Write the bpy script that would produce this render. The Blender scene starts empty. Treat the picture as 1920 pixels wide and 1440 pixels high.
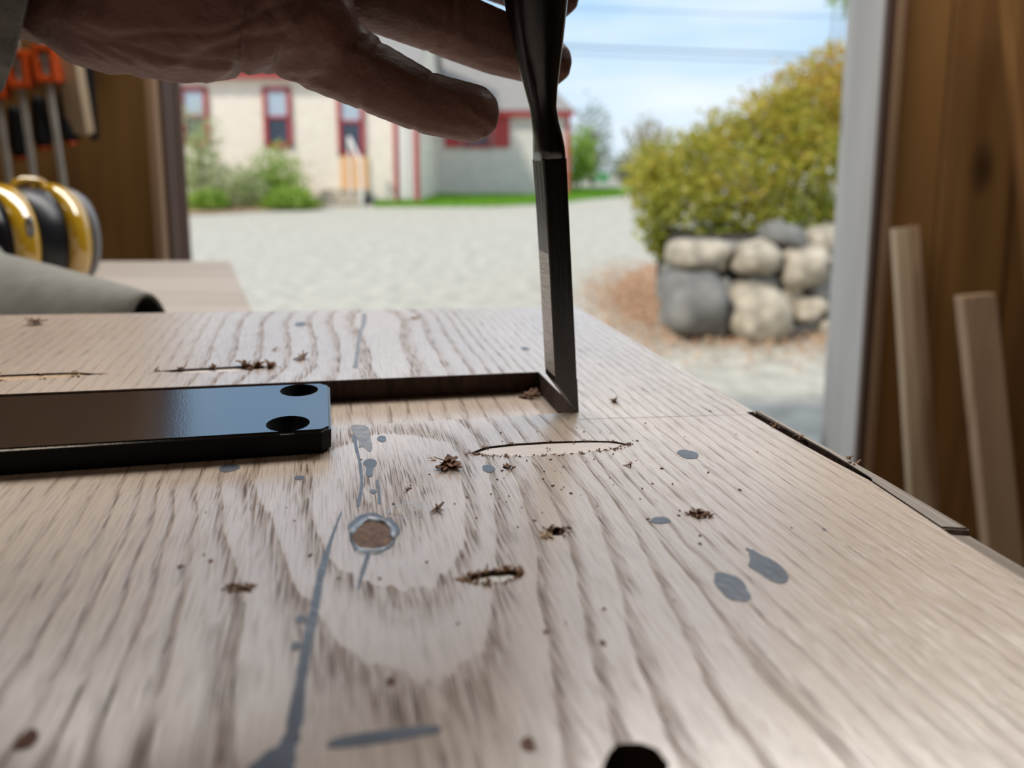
import bpy, bmesh, math, random
import numpy as np
from mathutils import Vector, Matrix, noise as mnoise
random.seed(7); rng = np.random.default_rng(7)
SC = bpy.context.scene
COL = SC.collection
PI = math.pi

# ------------------------------------------------------------------ camera, sky, sun, added fill lights, exposure
FPX, PPX, PPY = 1285.0, 960.0, 477.0
PITCH = math.atan(171 / FPX)
CAMZ = 1.30
cd = bpy.data.cameras.new('camera'); cam = bpy.data.objects.new('camera', cd); COL.objects.link(cam)
cam.location = (0, 0, CAMZ); cam.rotation_euler = (PI / 2 - PITCH, 0, 0)
cd.sensor_width = 36.0; cd.sensor_fit = 'HORIZONTAL'; cd.lens = FPX / 1920 * 36
cd.shift_y = -(720 - PPY) / 1920; cd.clip_start = 0.01; cd.clip_end = 600
cd.dof.use_dof = True; cd.dof.focus_distance = 0.237
cd.dof.aperture_fstop = cd.lens / 3.3; cd.dof.aperture_blades = 0
SC.camera = cam
SC.view_settings.view_transform = 'Standard'; SC.view_settings.look = 'None'
SC.view_settings.exposure = 0.0; SC.view_settings.gamma = 1.0; SC.view_settings.use_curve_mapping = False

w = bpy.data.worlds.new('sky'); SC.world = w; w.use_nodes = True
nt = w.node_tree; nt.nodes.clear()
def NN(tree, t, **kw):
    n = tree.nodes.new(t)
    for k, v in kw.items():
        if k in n.inputs: n.inputs[k].default_value = v
        else: setattr(n, k, v)
    return n
tc = NN(nt, 'ShaderNodeTexCoord')
mp = NN(nt, 'ShaderNodeMapping'); mp.inputs['Scale'].default_value = (1.0, 1.0, 5.0)
mp.inputs['Location'].default_value = (0.3, 0.6, 0.15)
nz = NN(nt, 'ShaderNodeTexNoise', Scale=1.7, Detail=7.0, Roughness=0.55)
rp = NN(nt, 'ShaderNodeValToRGB'); rp.color_ramp.elements[0].position = 0.34; rp.color_ramp.elements[1].position = 0.60
sep = NN(nt, 'ShaderNodeSeparateXYZ')
el = NN(nt, 'ShaderNodeValToRGB')
el.color_ramp.elements[0].position = 0.0; el.color_ramp.elements[0].color = (0.72, 0.85, 0.97, 1)
el.color_ramp.elements[1].position = 0.75; el.color_ramp.elements[1].color = (0.14, 0.33, 0.75, 1)
e2 = el.color_ramp.elements.new(0.26); e2.color = (0.38, 0.66, 0.96, 1)
mxs = NN(nt, 'ShaderNodeMixRGB'); mxs.inputs[2].default_value = (0.84, 0.92, 1.0, 1)
bg = NN(nt, 'ShaderNodeBackground', Strength=1.08); wo = NN(nt, 'ShaderNodeOutputWorld')
L = nt.links.new
L(tc.outputs['Generated'], mp.inputs[0]); L(mp.outputs[0], nz.inputs['Vector']); L(nz.outputs[0], rp.inputs[0])
L(tc.outputs['Generated'], sep.inputs[0]); L(sep.outputs[2], el.inputs[0])
L(rp.outputs[0], mxs.inputs[0]); L(el.outputs[0], mxs.inputs[1]); L(mxs.outputs[0], bg.inputs[0]); L(bg.outputs[0], wo.inputs[0])

sd = bpy.data.lights.new('sun', 'SUN'); sun = bpy.data.objects.new('sun', sd); COL.objects.link(sun)
sd.energy = 3.1; sd.angle = math.radians(4); sd.color = (1.0, 0.94, 0.84)
sun.rotation_euler = (math.radians(27), math.radians(-36), math.radians(0))   # from behind and left

def area(name, loc, size, sizey, power, color, rot=(0, 0, 0)):
    d = bpy.data.lights.new(name, 'AREA'); d.shape = 'RECTANGLE'; d.size = size; d.size_y = sizey; d.energy = power; d.color = color
    o = bpy.data.objects.new(name, d); COL.objects.link(o); o.location = loc; o.rotation_euler = rot
    return o
area('added_fill_light', (0.0, 1.15, 2.60), 2.4, 0.5, 40, (1.0, 0.97, 0.93), (math.radians(-32), 0, 0))  # unseen fill added overhead by the door to brighten the slab
area('added_fill_light', (-0.9, -0.7, 2.75), 1.2, 0.4, 2.5, (1.0, 0.84, 0.66))  # weak warm fill, likewise added, behind the camera

# ------------------------------------------------------------------ picture -> place
def ray(u, v):
    x, z = (u - PPX) / FPX, (PPY - v) / FPX
    cp, sp = math.cos(PITCH), math.sin(PITCH)
    return Vector((x, cp + z * sp, -sp + z * cp))
CAM = Vector((0, 0, CAMZ))
def W(u, v, d):                     # the point seen at (u, v) standing d metres ahead
    r = ray(u, v); return CAM + r * (d / r.y)
def G(u, v, z=0.0):                 # the point seen at (u, v) on the level z
    r = ray(u, v); return CAM + r * ((z - CAMZ) / r.z)
TX = ray(5540, 508).normalized(); TY = ray(591, 290).normalized()
TN = TX.cross(TY).normalized(); TY = TN.cross(TX).normalized()
TO = CAM - TN * 0.1
TM = Matrix(((TX.x, TY.x, TN.x, TO.x), (TX.y, TY.y, TN.y, TO.y), (TX.z, TY.z, TN.z, TO.z), (0, 0, 0, 1)))   # the slab's frame
def T(u, v, z=0.0):                 # the point of the slab's frame at height z
    r = ray(u, v); t = (z - 0.1) / r.dot(TN); P = r * t
    return Vector((P.dot(TX), P.dot(TY), z))

# ------------------------------------------------------------------ helpers
def tag(o, label=None, cat=None, group=None, kind=None):
    if label: o['label'] = label
    if cat: o['category'] = cat
    if group: o['group'] = group
    if kind: o['kind'] = kind
    return o
def empty(name, loc=(0, 0, 0), label=None, cat=None, group=None, kind=None, mat=None):
    o = bpy.data.objects.new(name, None); COL.objects.link(o); o.empty_display_size = 0.05
    if mat is not None: o.matrix_world = mat
    else: o.location = loc
    return tag(o, label, cat, group, kind)
def link(name, me, m, parent=None, smooth=False):
    o = bpy.data.objects.new(name, me); COL.objects.link(o)
    if m is not None and not me.materials: me.materials.append(m)
    if smooth:
        for p in me.polygons: p.use_smooth = True
    if parent is not None:
        o.parent = parent
    return o
def mk(name, bm, m, parent=None, smooth=False, world=False):
    """world=True: bm holds world coordinates though the parent stands elsewhere"""
    if world and parent is not None:
        bmesh.ops.transform(bm, matrix=pm(parent).inverted(), verts=bm.verts)
    bmesh.ops.recalc_face_normals(bm, faces=bm.faces)
    me = bpy.data.meshes.new(name); bm.to_mesh(me); bm.free()
    return link(name, me, m, parent, smooth)
def pm(o):
    m = o.matrix_basis.copy()
    while o.parent: o = o.parent; m = o.matrix_basis @ m
    return m
def box(bm, c, s, rot=None, bevel=0.0):
    r = bmesh.ops.create_cube(bm, size=1.0)
    vs = r['verts']
    M = Matrix.Translation(Vector(c)) @ (rot.to_4x4() if rot is not None else Matrix.Identity(4)) @ Matrix.Diagonal((*s, 1))
    bmesh.ops.transform(bm, matrix=M, verts=vs)
    if bevel:
        es = list({e for v in vs for e in v.link_edges})
        bmesh.ops.bevel(bm, geom=es, offset=bevel, segments=2, affect='EDGES', profile=0.6)
    return bm
def frame_of(d):
    d = d.normalized(); a = Vector((0, 0, 1)) if abs(d.z) < 0.9 else Vector((1, 0, 0))
    x = d.cross(a).normalized(); return x, d.cross(x).normalized()
def tube(bm, pts, rads, n=12, cap=True):
    pts = [Vector(p) for p in pts]
    if not hasattr(rads, '__len__'): rads = [rads] * len(pts)
    rings = []; x = None
    for i, p in enumerate(pts):
        d = (pts[min(i + 1, len(pts) - 1)] - pts[max(i - 1, 0)]).normalized()
        if x is None: x, y = frame_of(d)
        x = (x - d * x.dot(d)).normalized(); y = d.cross(x)
        rings.append([bm.verts.new(p + (x * math.cos(2 * PI * k / n) + y * math.sin(2 * PI * k / n)) * rads[i]) for k in range(n)])
    for a, b in zip(rings, rings[1:]):
        for k in range(n): bm.faces.new((a[k], a[(k + 1) % n], b[(k + 1) % n], b[k]))
    if cap: bm.faces.new(rings[0][::-1]); bm.faces.new(rings[-1])
    return bm
def prism(bm, pts, z0, z1):
    a = [bm.verts.new((p[0], p[1], z0)) for p in pts]; b = [bm.verts.new((p[0], p[1], z1)) for p in pts]
    n = len(pts)
    bm.faces.new(a[::-1]); bm.faces.new(b)
    for i in range(n): bm.faces.new((a[i], a[(i + 1) % n], b[(i + 1) % n], b[i]))
    return bm
def loft(bm, rings, cap=True):
    vs = [[bm.verts.new(p) for p in r] for r in rings]; n = len(vs[0])
    for a, b in zip(vs, vs[1:]):
        for k in range(n): bm.faces.new((a[k], a[(k + 1) % n], b[(k + 1) % n], b[k]))
    if cap: bm.faces.new(vs[0][::-1]); bm.faces.new(vs[-1])
    return bm
def blob(bm, c, s, rot=None, sub=3):
    r = bmesh.ops.create_icosphere(bm, subdivisions=sub, radius=1.0)
    M = Matrix.Translation(Vector(c)) @ (rot.to_4x4() if rot is not None else Matrix.Identity(4)) @ Matrix.Diagonal((*s, 1))
    bmesh.ops.transform(bm, matrix=M, verts=r['verts']); return r['verts']
def eval_mesh(o, name):
    dg = bpy.context.evaluated_depsgraph_get(); dg.update()
    me = bpy.data.meshes.new_from_object(o.evaluated_get(dg)); me.name = name
    return me

# ------------------------------------------------------------------ materials
def mat(name):
    m = bpy.data.materials.new(name); m.use_nodes = True
    return m, m.node_tree, m.node_tree.nodes['Principled BSDF']
def ramp(t, stops):
    r = t.nodes.new('ShaderNodeValToRGB'); e = r.color_ramp.elements
    while len(e) < len(stops): e.new(0.5)
    for k, (p, c) in enumerate(stops): e[k].position = p; e[k].color = (*c, 1) if hasattr(c, '__len__') else (c, c, c, 1)
    return r
def plain(name, col, rough=0.5, metal=0.0, var=0.12, scale=20, bump=0.0, bscale=200, coord='Object', stretch=(1, 1, 1), spec=0.5):
    m, t, b = mat(name)
    tcn = t.nodes.new('ShaderNodeTexCoord'); mpn = t.nodes.new('ShaderNodeMapping'); mpn.inputs['Scale'].default_value = stretch
    t.links.new(tcn.outputs[coord], mpn.inputs[0])
    n = NN(t, 'ShaderNodeTexNoise', Scale=scale, Detail=5.0); t.links.new(mpn.outputs[0], n.inputs['Vector'])
    c0 = tuple(max(0, c * (1 - var)) for c in col); c1 = tuple(min(1, c * (1 + var)) for c in col)
    r = ramp(t, [(0.3, c0), (0.7, c1)]); t.links.new(n.outputs[0], r.inputs[0]); t.links.new(r.outputs[0], b.inputs['Base Color'])
    b.inputs['Roughness'].default_value = rough; b.inputs['Metallic'].default_value = metal; b.inputs['Specular IOR Level'].default_value = spec
    if bump:
        n2 = NN(t, 'ShaderNodeTexNoise', Scale=bscale, Detail=4.0); t.links.new(mpn.outputs[0], n2.inputs['Vector'])
        bp = NN(t, 'ShaderNodeBump', Strength=bump, Distance=0.002); t.links.new(n2.outputs[0], bp.inputs['Height']); t.links.new(bp.outputs[0], b.inputs['Normal'])
    return m
def woodm(name, light, dark, sc=14, stretch=(1, 1, 0.06), rough=0.6, knots=True):
    m, t, b = mat(name); K = t.links.new
    tcn = t.nodes.new('ShaderNodeTexCoord'); oi = t.nodes.new('ShaderNodeObjectInfo')
    ad = t.nodes.new('ShaderNodeVectorMath'); ad.operation = 'ADD'
    mul = t.nodes.new('ShaderNodeVectorMath'); mul.operation = 'SCALE'; mul.inputs['Scale'].default_value = 7.0
    cx = t.nodes.new('ShaderNodeCombineXYZ')
    for k in range(3): K(oi.outputs['Random'], cx.inputs[k])
    K(cx.outputs[0], mul.inputs[0]); K(tcn.outputs['Object'], ad.inputs[0]); K(mul.outputs[0], ad.inputs[1])
    mpn = t.nodes.new('ShaderNodeMapping'); mpn.inputs['Scale'].default_value = stretch; K(ad.outputs[0], mpn.inputs[0])
    n = NN(t, 'ShaderNodeTexNoise', Scale=sc, Detail=6.0, Distortion=0.6); K(mpn.outputs[0], n.inputs['Vector'])
    r = ramp(t, [(0.30, dark), (0.62, light)]); K(n.outputs[0], r.inputs[0])
    out = r.outputs[0]
    if knots:
        mp2 = t.nodes.new('ShaderNodeMapping'); mp2.inputs['Scale'].default_value = tuple(1 if s == 1 else 0.45 for s in stretch); K(ad.outputs[0], mp2.inputs[0])
        v = NN(t, 'ShaderNodeTexVoronoi', Scale=5.5); K(mp2.outputs[0], v.inputs['Vector'])
        r2 = ramp(t, [(0.07, 0.0), (0.22, 1.0)]); K(v.outputs['Distance'], r2.inputs[0])
        mx = t.nodes.new('ShaderNodeMixRGB'); mx.inputs[1].default_value = (*[c * 0.35 for c in dark], 1)
        K(r2.outputs[0], mx.inputs[0]); K(out, mx.inputs[2]); out = mx.outputs[0]
    K(out, b.inputs['Base Color']); b.inputs['Roughness'].default_value = rough
    bp = NN(t, 'ShaderNodeBump', Strength=0.25, Distance=0.002); K(n.outputs[0], bp.inputs['Height']); K(bp.outputs[0], b.inputs['Normal'])
    return m

M_PINE = woodm('pine_planks', (0.36, 0.18, 0.055), (0.19, 0.085, 0.026))
M_PLY = woodm('brown_plywood', (0.26, 0.13, 0.035), (0.17, 0.082, 0.022), knots=False)
M_GREYW = woodm('weathered_grey_wood', (0.62, 0.59, 0.55), (0.38, 0.35, 0.31), sc=9)
M_TANW = woodm('tan_wood', (0.47, 0.31, 0.19), (0.30, 0.18, 0.10), knots=False)
M_DARKW = woodm('dark_trim_wood', (0.10, 0.045, 0.025), (0.05, 0.024, 0.014), knots=False)
M_PALEW = woodm('pale_board', (0.62, 0.47, 0.31), (0.44, 0.31, 0.19), knots=False)
M_BENCH = woodm('bench_wood', (0.50, 0.43, 0.37), (0.34, 0.28, 0.23), stretch=(0.06, 1, 1), knots=False)
M_FLOOR = woodm('floor_wood', (0.16, 0.095, 0.05), (0.08, 0.045, 0.025), stretch=(1, 0.06, 1), knots=False)
M_SHELL = woodm('shed_shell_wood', (0.10, 0.058, 0.028), (0.055, 0.03, 0.015), knots=False)
M_CHIP = plain('fresh_shaving', (0.20, 0.095, 0.040), 0.7, var=0.4, scale=900)
M_CHIPM = plain('brown_fibres', (0.30, 0.155, 0.065), 0.7, var=0.4, scale=900)
M_CHIPL = plain('pale_shaving', (0.50, 0.34, 0.20), 0.7, var=0.3, scale=900)
M_BLUE = plain('grey_blue_filler', (0.115, 0.130, 0.155), 0.3, var=0.18, scale=150, bump=0.15, bscale=500)
M_BLUEL = plain('pale_blue_glue', (0.36, 0.43, 0.52), 0.3, var=0.3, scale=400)
M_GREYP = plain('thin_grey_glue', (0.25, 0.24, 0.235), 0.3, var=0.25, scale=300)
M_KNOT = plain('dead_knot', (0.16, 0.075, 0.035), 0.55, var=0.45, scale=500, bump=0.5, bscale=900)
M_BISC = plain('pressed_wood_biscuit', (0.70, 0.62, 0.56), 0.55, var=0.12, scale=300, stretch=(0.3, 6, 1))
M_BLACK = plain('black_powder_coat', (0.005, 0.005, 0.008), 0.13, var=0.2, scale=60, bump=0.03, bscale=1500)
M_BLACK.node_tree.nodes['Principled BSDF'].inputs['IOR'].default_value = 3.4
M_STEEL = plain('dark_tool_steel', (0.085, 0.09, 0.10), 0.24, metal=1.0, var=0.25, scale=90, stretch=(1, 1, 0.1), bump=0.05, bscale=700)
M_GRIND = plain('ground_steel', (0.58, 0.59, 0.58), 0.38, metal=1.0, var=0.2, scale=1500, stretch=(0.1, 0.1, 1), bump=0.25, bscale=1800)
M_BRASS = plain('dull_brass', (0.30, 0.21, 0.07), 0.35, metal=1.0, var=0.2)
M_HANDLE = woodm('handle_wood', (0.42, 0.22, 0.09), (0.28, 0.13, 0.05), knots=False)
M_SLEEVE = plain('grey_knit', (0.17, 0.175, 0.165), 0.95, var=0.2, scale=90, bump=0.9, bscale=900)
M_YEL = plain('yellow_plastic', (0.62, 0.36, 0.02), 0.10, var=0.05)
M_YEL.node_tree.nodes['Principled BSDF'].inputs['Coat Weight'].default_value = 1.0; M_YEL.node_tree.nodes['Principled BSDF'].inputs['Coat IOR'].default_value = 2.0
M_BLKP = plain('black_plastic', (0.008, 0.008, 0.011), 0.22, var=0.1)
M_CUSH = plain('black_vinyl_cushion', (0.011, 0.013, 0.019), 0.35, var=0.1)
M_GREYC = plain('grey_plastic', (0.17, 0.17, 0.18), 0.3, var=0.1)
M_CAP = plain('grey_cap_cloth', (0.27, 0.26, 0.225), 0.9, var=0.15, scale=60, bump=0.5, bscale=1500)
M_CAPD = plain('dark_brim_underside', (0.012, 0.010, 0.009), 0.9, var=0.2)
M_ORANGE = plain('orange_clamp_paint', (0.62, 0.085, 0.012), 0.4, var=0.15)
M_BAR = plain('galvanised_bar', (0.52, 0.50, 0.45), 0.42, metal=0.25, var=0.15)
M_NAVY = plain('dark_rubber_grip', (0.012, 0.014, 0.02), 0.5, var=0.2)
M_ROOF = plain('grey_roof_shingle', (0.30, 0.28, 0.26), 0.9, var=0.15, scale=6)
M_RED = plain('red_trim_paint', (0.40, 0.035, 0.035), 0.55, var=0.12, scale=4)
M_GLASS = plain('dark_window_glass', (0.045, 0.055, 0.085), 0.06, var=0.2, scale=1)
M_SHADE = plain('pale_blind', (0.42, 0.50, 0.58), 0.8, var=0.08)
M_WHITE = plain('white_paint', (0.80, 0.77, 0.72), 0.6, var=0.05)
M_ORDOOR = plain('orange_door_paint', (0.78, 0.44, 0.20), 0.6, var=0.08)
M_GRANITE = plain('pale_granite', (0.45, 0.39, 0.30), 0.85, var=0.5, scale=7, bump=0.8, bscale=30)
M_GRANITED = plain('dark_lichened_granite', (0.21, 0.20, 0.18), 0.85, var=0.40, scale=4, bump=0.8, bscale=30)
M_GRAVEL = plain('pale_gravel', (0.50, 0.465, 0.38), 0.95, var=0.22, scale=6, bump=0.9, bscale=60)
M_LAWN = plain('lawn_soil', (0.16, 0.30, 0.035), 0.9, var=0.3, scale=3)
M_MULCH = plain('orange_leaf_litter', (0.50, 0.32, 0.20), 0.9, var=0.35, scale=14, bump=0.8, bscale=60)
M_BARK = plain('grey_bark', (0.13, 0.095, 0.065), 0.9, var=0.3)
M_WIRE = plain('power_cable', (0.18, 0.27, 0.36), 0.8)
M_TARP = plain('green_tarp', (0.05, 0.38, 0.12), 0.6, var=0.2)
def leafm(name, cols):
    m, t, b = mat(name); K = t.links.new
    g = t.nodes.new('ShaderNodeNewGeometry'); a = NN(t, 'ShaderNodeAttribute'); a.attribute_name = 'tone'
    ad = t.nodes.new('ShaderNodeMath'); ad.operation = 'MULTIPLY_ADD'; ad.inputs[1].default_value = 0.35
    K(g.outputs['Random Per Island'], ad.inputs[0]); K(a.outputs['Fac'], ad.inputs[2])
    r = ramp(t, [(k / (len(cols) - 1), c) for k, c in enumerate(cols)]); K(ad.outputs[0], r.inputs[0]); K(r.outputs[0], b.inputs['Base Color'])
    b.inputs['Roughness'].default_value = 0.6
    tr = t.nodes.new('ShaderNodeBsdfTranslucent'); K(r.outputs[0], tr.inputs[0])
    mx = t.nodes.new('ShaderNodeMixShader'); mx.inputs[0].default_value = 0.4
    K(b.outputs[0], mx.inputs[1]); K(tr.outputs[0], mx.inputs[2]); K(mx.outputs[0], t.nodes['Material Output'].inputs[0])
    return m
M_LEAFY = leafm('yellow_green_leaves', [(0.16, 0.19, 0.02), (0.40, 0.42, 0.045), (0.60, 0.48, 0.07), (0.58, 0.30, 0.09)])
M_LEAFG = leafm('fresh_green_leaves', [(0.14, 0.26, 0.02), (0.30, 0.46, 0.05), (0.48, 0.56, 0.16)])
M_LEAFP = leafm('pale_green_leaves', [(0.32, 0.40, 0.14), (0.46, 0.52, 0.24), (0.56, 0.56, 0.34)])
M_LEAFB = leafm('brownish_leaves', [(0.30, 0.22, 0.12), (0.42, 0.34, 0.18), (0.38, 0.42, 0.16)])
M_LEAFD = leafm('dull_green_leaves', [(0.14, 0.19, 0.10), (0.24, 0.28, 0.16), (0.34, 0.34, 0.24)])
M_GRASS = leafm('grass_blades', [(0.16, 0.36, 0.02), (0.28, 0.52, 0.04), (0.36, 0.56, 0.08)])

def shingle_mat(name, c1, c2):
    m, t, b = mat(name); K = t.links.new
    tcn = t.nodes.new('ShaderNodeTexCoord'); mpn = t.nodes.new('ShaderNodeMapping'); mpn.inputs['Rotation'].default_value = (PI / 2, 0, 0)
    K(tcn.outputs['Object'], mpn.inputs[0])
    br = NN(t, 'ShaderNodeTexBrick', Scale=1.0); br.inputs['Brick Width'].default_value = 0.16; br.inputs['Row Height'].default_value = 0.13
    br.inputs['Mortar Size'].default_value = 0.006; br.inputs['Color1'].default_value = (*c1, 1); br.inputs['Color2'].default_value = (*c2, 1)
    br.inputs['Mortar'].default_value = (*[c * 0.5 for c in c2], 1)
    K(mpn.outputs[0], br.inputs['Vector']); K(br.outputs['Color'], b.inputs['Base Color'])
    bp = NN(t, 'ShaderNodeBump', Strength=0.6, Distance=0.01); K(br.outputs['Fac'], bp.inputs['Height']); bp.invert = True; K(bp.outputs[0], b.inputs['Normal'])
    b.inputs['Roughness'].default_value = 0.9
    return m
M_SHGL = shingle_mat('cream_shingles', (0.95, 0.86, 0.72), (0.86, 0.77, 0.66))
M_SHGG = shingle_mat('grey_shingles', (0.80, 0.74, 0.67), (0.68, 0.62, 0.57))

def slab_mat():
    m, t, b = mat('wide_grained_slab'); K = t.links.new
    def MA(op, a, bb=None, c=None, clamp=False):
        n = t.nodes.new('ShaderNodeMath'); n.operation = op; n.use_clamp = clamp
        for k, v in enumerate((a, bb, c)):
            if v is None: continue
            if isinstance(v, (int, float)): n.inputs[k].default_value = v
            else: K(v, n.inputs[k])
        return n.outputs[0]
    def noise(scale, stretch, detail=4.0, rough=0.5, dist=0.0, off=(0, 0, 0)):
        mpn = t.nodes.new('ShaderNodeMapping'); mpn.inputs['Scale'].default_value = stretch; mpn.inputs['Location'].default_value = off
        K(co, mpn.inputs[0]); n = NN(t, 'ShaderNodeTexNoise', Scale=scale, Detail=detail, Roughness=rough, Distortion=dist); K(mpn.outputs[0], n.inputs['Vector'])
        return n.outputs[0]
    def smooth(v, a, bb):
        n = t.nodes.new('ShaderNodeMapRange'); n.interpolation_type = 'SMOOTHSTEP'; K(v, n.inputs[0])
        n.inputs[1].default_value = a; n.inputs[2].default_value = bb; return n.outputs[0]
    co = t.nodes.new('ShaderNodeTexCoord').outputs['Object']
    at = NN(t, 'ShaderNodeAttribute'); at.attribute_name = 'ring'
    fib = noise(1.0, (1500, 50, 1500), 3.0, 0.6)            # fine fibres
    fib2 = noise(1.0, (1000, 42, 1000), 4.0, 0.6)
    pore = noise(1.0, (2300, 75, 2300), 1.5, 0.5)          # open pores
    wav = noise(1.0, (36, 12, 36), 2.0)
    edge = noise(1.0, (330, 45, 330), 3.0)
    g = MA('ADD', at.outputs['Fac'], MA('MULTIPLY', MA('SUBTRACT', wav, 0.5), 0.25))
    g = MA('ADD', g, MA('MULTIPLY', MA('SUBTRACT', edge, 0.5), 0.26))
    fr = MA('FRACT', MA('ADD', g, 20.0))
    up = smooth(fr, 0.0, 0.07)
    far_ = smooth(at.outputs['Fac'], 1.6, 3.0)
    dn = MA('SUBTRACT', 1.0, MA('ADD', MA('MULTIPLY', MA('SUBTRACT', 1.0, far_), smooth(fr, 0.10, 0.70)), MA('MULTIPLY', far_, smooth(fr, 0.08, 0.46))))
    band = MA('MULTIPLY', up, dn)
    streak = smooth(fib2, 0.40, 0.60)
    band = MA('MULTIPLY', band, MA('MULTIPLY_ADD', smooth(at.outputs['Fac'], 5.0, 8.5), -0.42, 1.0))
    dark = MA('MULTIPLY', band, MA('MULTIPLY_ADD', streak, 0.60, 0.22), clamp=True)
    pr = MA('MULTIPLY', smooth(pore, 0.54, 0.66), MA('MULTIPLY_ADD', band, 0.95, 0.22), clamp=True)
    c = t.nodes.new('ShaderNodeMixRGB'); c.inputs[1].default_value = (0.69, 0.565, 0.46, 1); c.inputs[2].default_value = (0.275, 0.178, 0.115, 1); K(dark, c.inputs[0])
    c2 = t.nodes.new('ShaderNodeMixRGB'); c2.inputs[2].default_value = (0.115, 0.062, 0.034, 1); K(MA('MULTIPLY', pr, 0.95), c2.inputs[0]); K(c.outputs[0], c2.inputs[1])
    c3 = t.nodes.new('ShaderNodeMixRGB'); c3.blend_type = 'MULTIPLY'; c3.inputs[0].default_value = 1.0
    fr2 = ramp(t, [(0.25, (0.87, 0.865, 0.86)), (0.7, (1.08, 1.08, 1.08))]); K(fib, fr2.inputs[0]); K(c2.outputs[0], c3.inputs[1]); K(fr2.outputs[0], c3.inputs[2])
    blo = ramp(t, [(0.30, (0.86, 0.83, 0.80)), (0.70, (1.08, 1.07, 1.05))]); K(noise(1.0, (16, 7, 16), 3.0, off=(3, 1, 0)), blo.inputs[0])
    c4 = t.nodes.new('ShaderNodeMixRGB'); c4.blend_type = 'MULTIPLY'; c4.inputs[0].default_value = 1.0; K(c3.outputs[0], c4.inputs[1]); K(blo.outputs[0], c4.inputs[2])
    K(c4.outputs[0], b.inputs['Base Color'])
    rr = t.nodes.new('ShaderNodeMapRange'); K(dark, rr.inputs[0]); rr.inputs[3].default_value = 0.27; rr.inputs[4].default_value = 0.45
    K(rr.outputs[0], b.inputs['Roughness'])
    K(MA('MULTIPLY_ADD', MA('MAXIMUM', dark, pr), -0.95, 1.0, clamp=True), b.inputs['Coat Weight']); b.inputs['Coat Roughness'].default_value = 0.22; b.inputs['Coat IOR'].default_value = 1.8
    h = MA('SUBTRACT', MA('MULTIPLY', fib, 0.5), MA('ADD', MA('MULTIPLY', pr, 1.2), MA('MULTIPLY', dark, 0.5)))
    bp = NN(t, 'ShaderNodeBump', Strength=0.55, Distance=0.0004); K(h, bp.inputs['Height']); K(bp.outputs[0], b.inputs['Normal'])
    bp2 = NN(t, 'ShaderNodeBump', Strength=0.35, Distance=0.0004); K(h, bp2.inputs['Height']); K(bp2.outputs[0], b.inputs['Coat Normal'])
    return m
M_SLAB = slab_mat()

def skin_mat():
    m, t, b = mat('backlit_skin'); K = t.links.new
    co = t.nodes.new('ShaderNodeTexCoord').outputs['Object']
    n = NN(t, 'ShaderNodeTexNoise', Scale=60.0, Detail=5.0); K(co, n.inputs['Vector'])
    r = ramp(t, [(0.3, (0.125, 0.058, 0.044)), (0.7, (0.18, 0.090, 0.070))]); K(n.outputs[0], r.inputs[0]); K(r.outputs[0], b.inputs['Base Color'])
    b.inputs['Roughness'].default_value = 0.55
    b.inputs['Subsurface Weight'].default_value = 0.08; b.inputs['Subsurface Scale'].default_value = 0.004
    v = NN(t, 'ShaderNodeTexVoronoi', Scale=700.0); K(co, v.inputs['Vector'])
    wv = NN(t, 'ShaderNodeTexWave', Scale=26.0, Distortion=9.0, Detail=3.0); wv.inputs['Detail Scale'].default_value = 2.0
    mpn = t.nodes.new('ShaderNodeMapping'); mpn.inputs['Rotation'].default_value = (0.3, 0.9, 0.2); K(co, mpn.inputs[0]); K(mpn.outputs[0], wv.inputs['Vector'])
    ad = t.nodes.new('ShaderNodeMath'); ad.operation = 'MULTIPLY_ADD'; ad.inputs[1].default_value = 2.2; K(wv.outputs[1], ad.inputs[0]); K(v.outputs['Distance'], ad.inputs[2])
    bp = NN(t, 'ShaderNodeBump', Strength=0.3, Distance=0.0005); K(ad.outputs[0], bp.inputs['Height']); K(bp.outputs[0], b.inputs['Normal'])
    return m
M_SKIN = skin_mat()

# ================================================================== THE SETTING: shed
FZ = 0.15                       # shed floor level
FY = 1.60                       # inner face of the front wall
def wx(u, v=320, d=FY): return W(u, v, d).x
# floor of boards
fl = empty('floor', (0, 0, FZ), kind='structure')
for k in range(26):
    x0 = -2.3 + k * 0.177
    bm = bmesh.new(); box(bm, (x0 + 0.088, -0.38, -0.02), (0.173, 4.1, 0.04), bevel=0.003); mk('floorboard', bm, M_FLOOR, fl)
bm = bmesh.new(); box(bm, (0, -0.42, FZ - 0.085), (4.7, 4.1, 0.08)); tag(mk('floor_base', bm, M_DARKW), kind='structure')
# side and back walls, ceiling, of boards behind the camera
for nm, c, s in (('wall_left', (-2.32, -0.4, 1.5), (0.06, 4.1, 2.7)), ('wall_right', (2.32, -0.4, 1.5), (0.06, 4.1, 2.7)), ('wall_back', (0, -2.46, 1.5), (4.7, 0.06, 2.7))):
    bm = bmesh.new(); box(bm, c, s)
    tag(mk(nm, bm, M_SHELL), kind='structure')
bm = bmesh.new(); box(bm, (0, -0.35, 2.88), (4.9, 4.4, 0.06)); tag(mk('ceiling', bm, M_SHELL), kind='structure')

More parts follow.
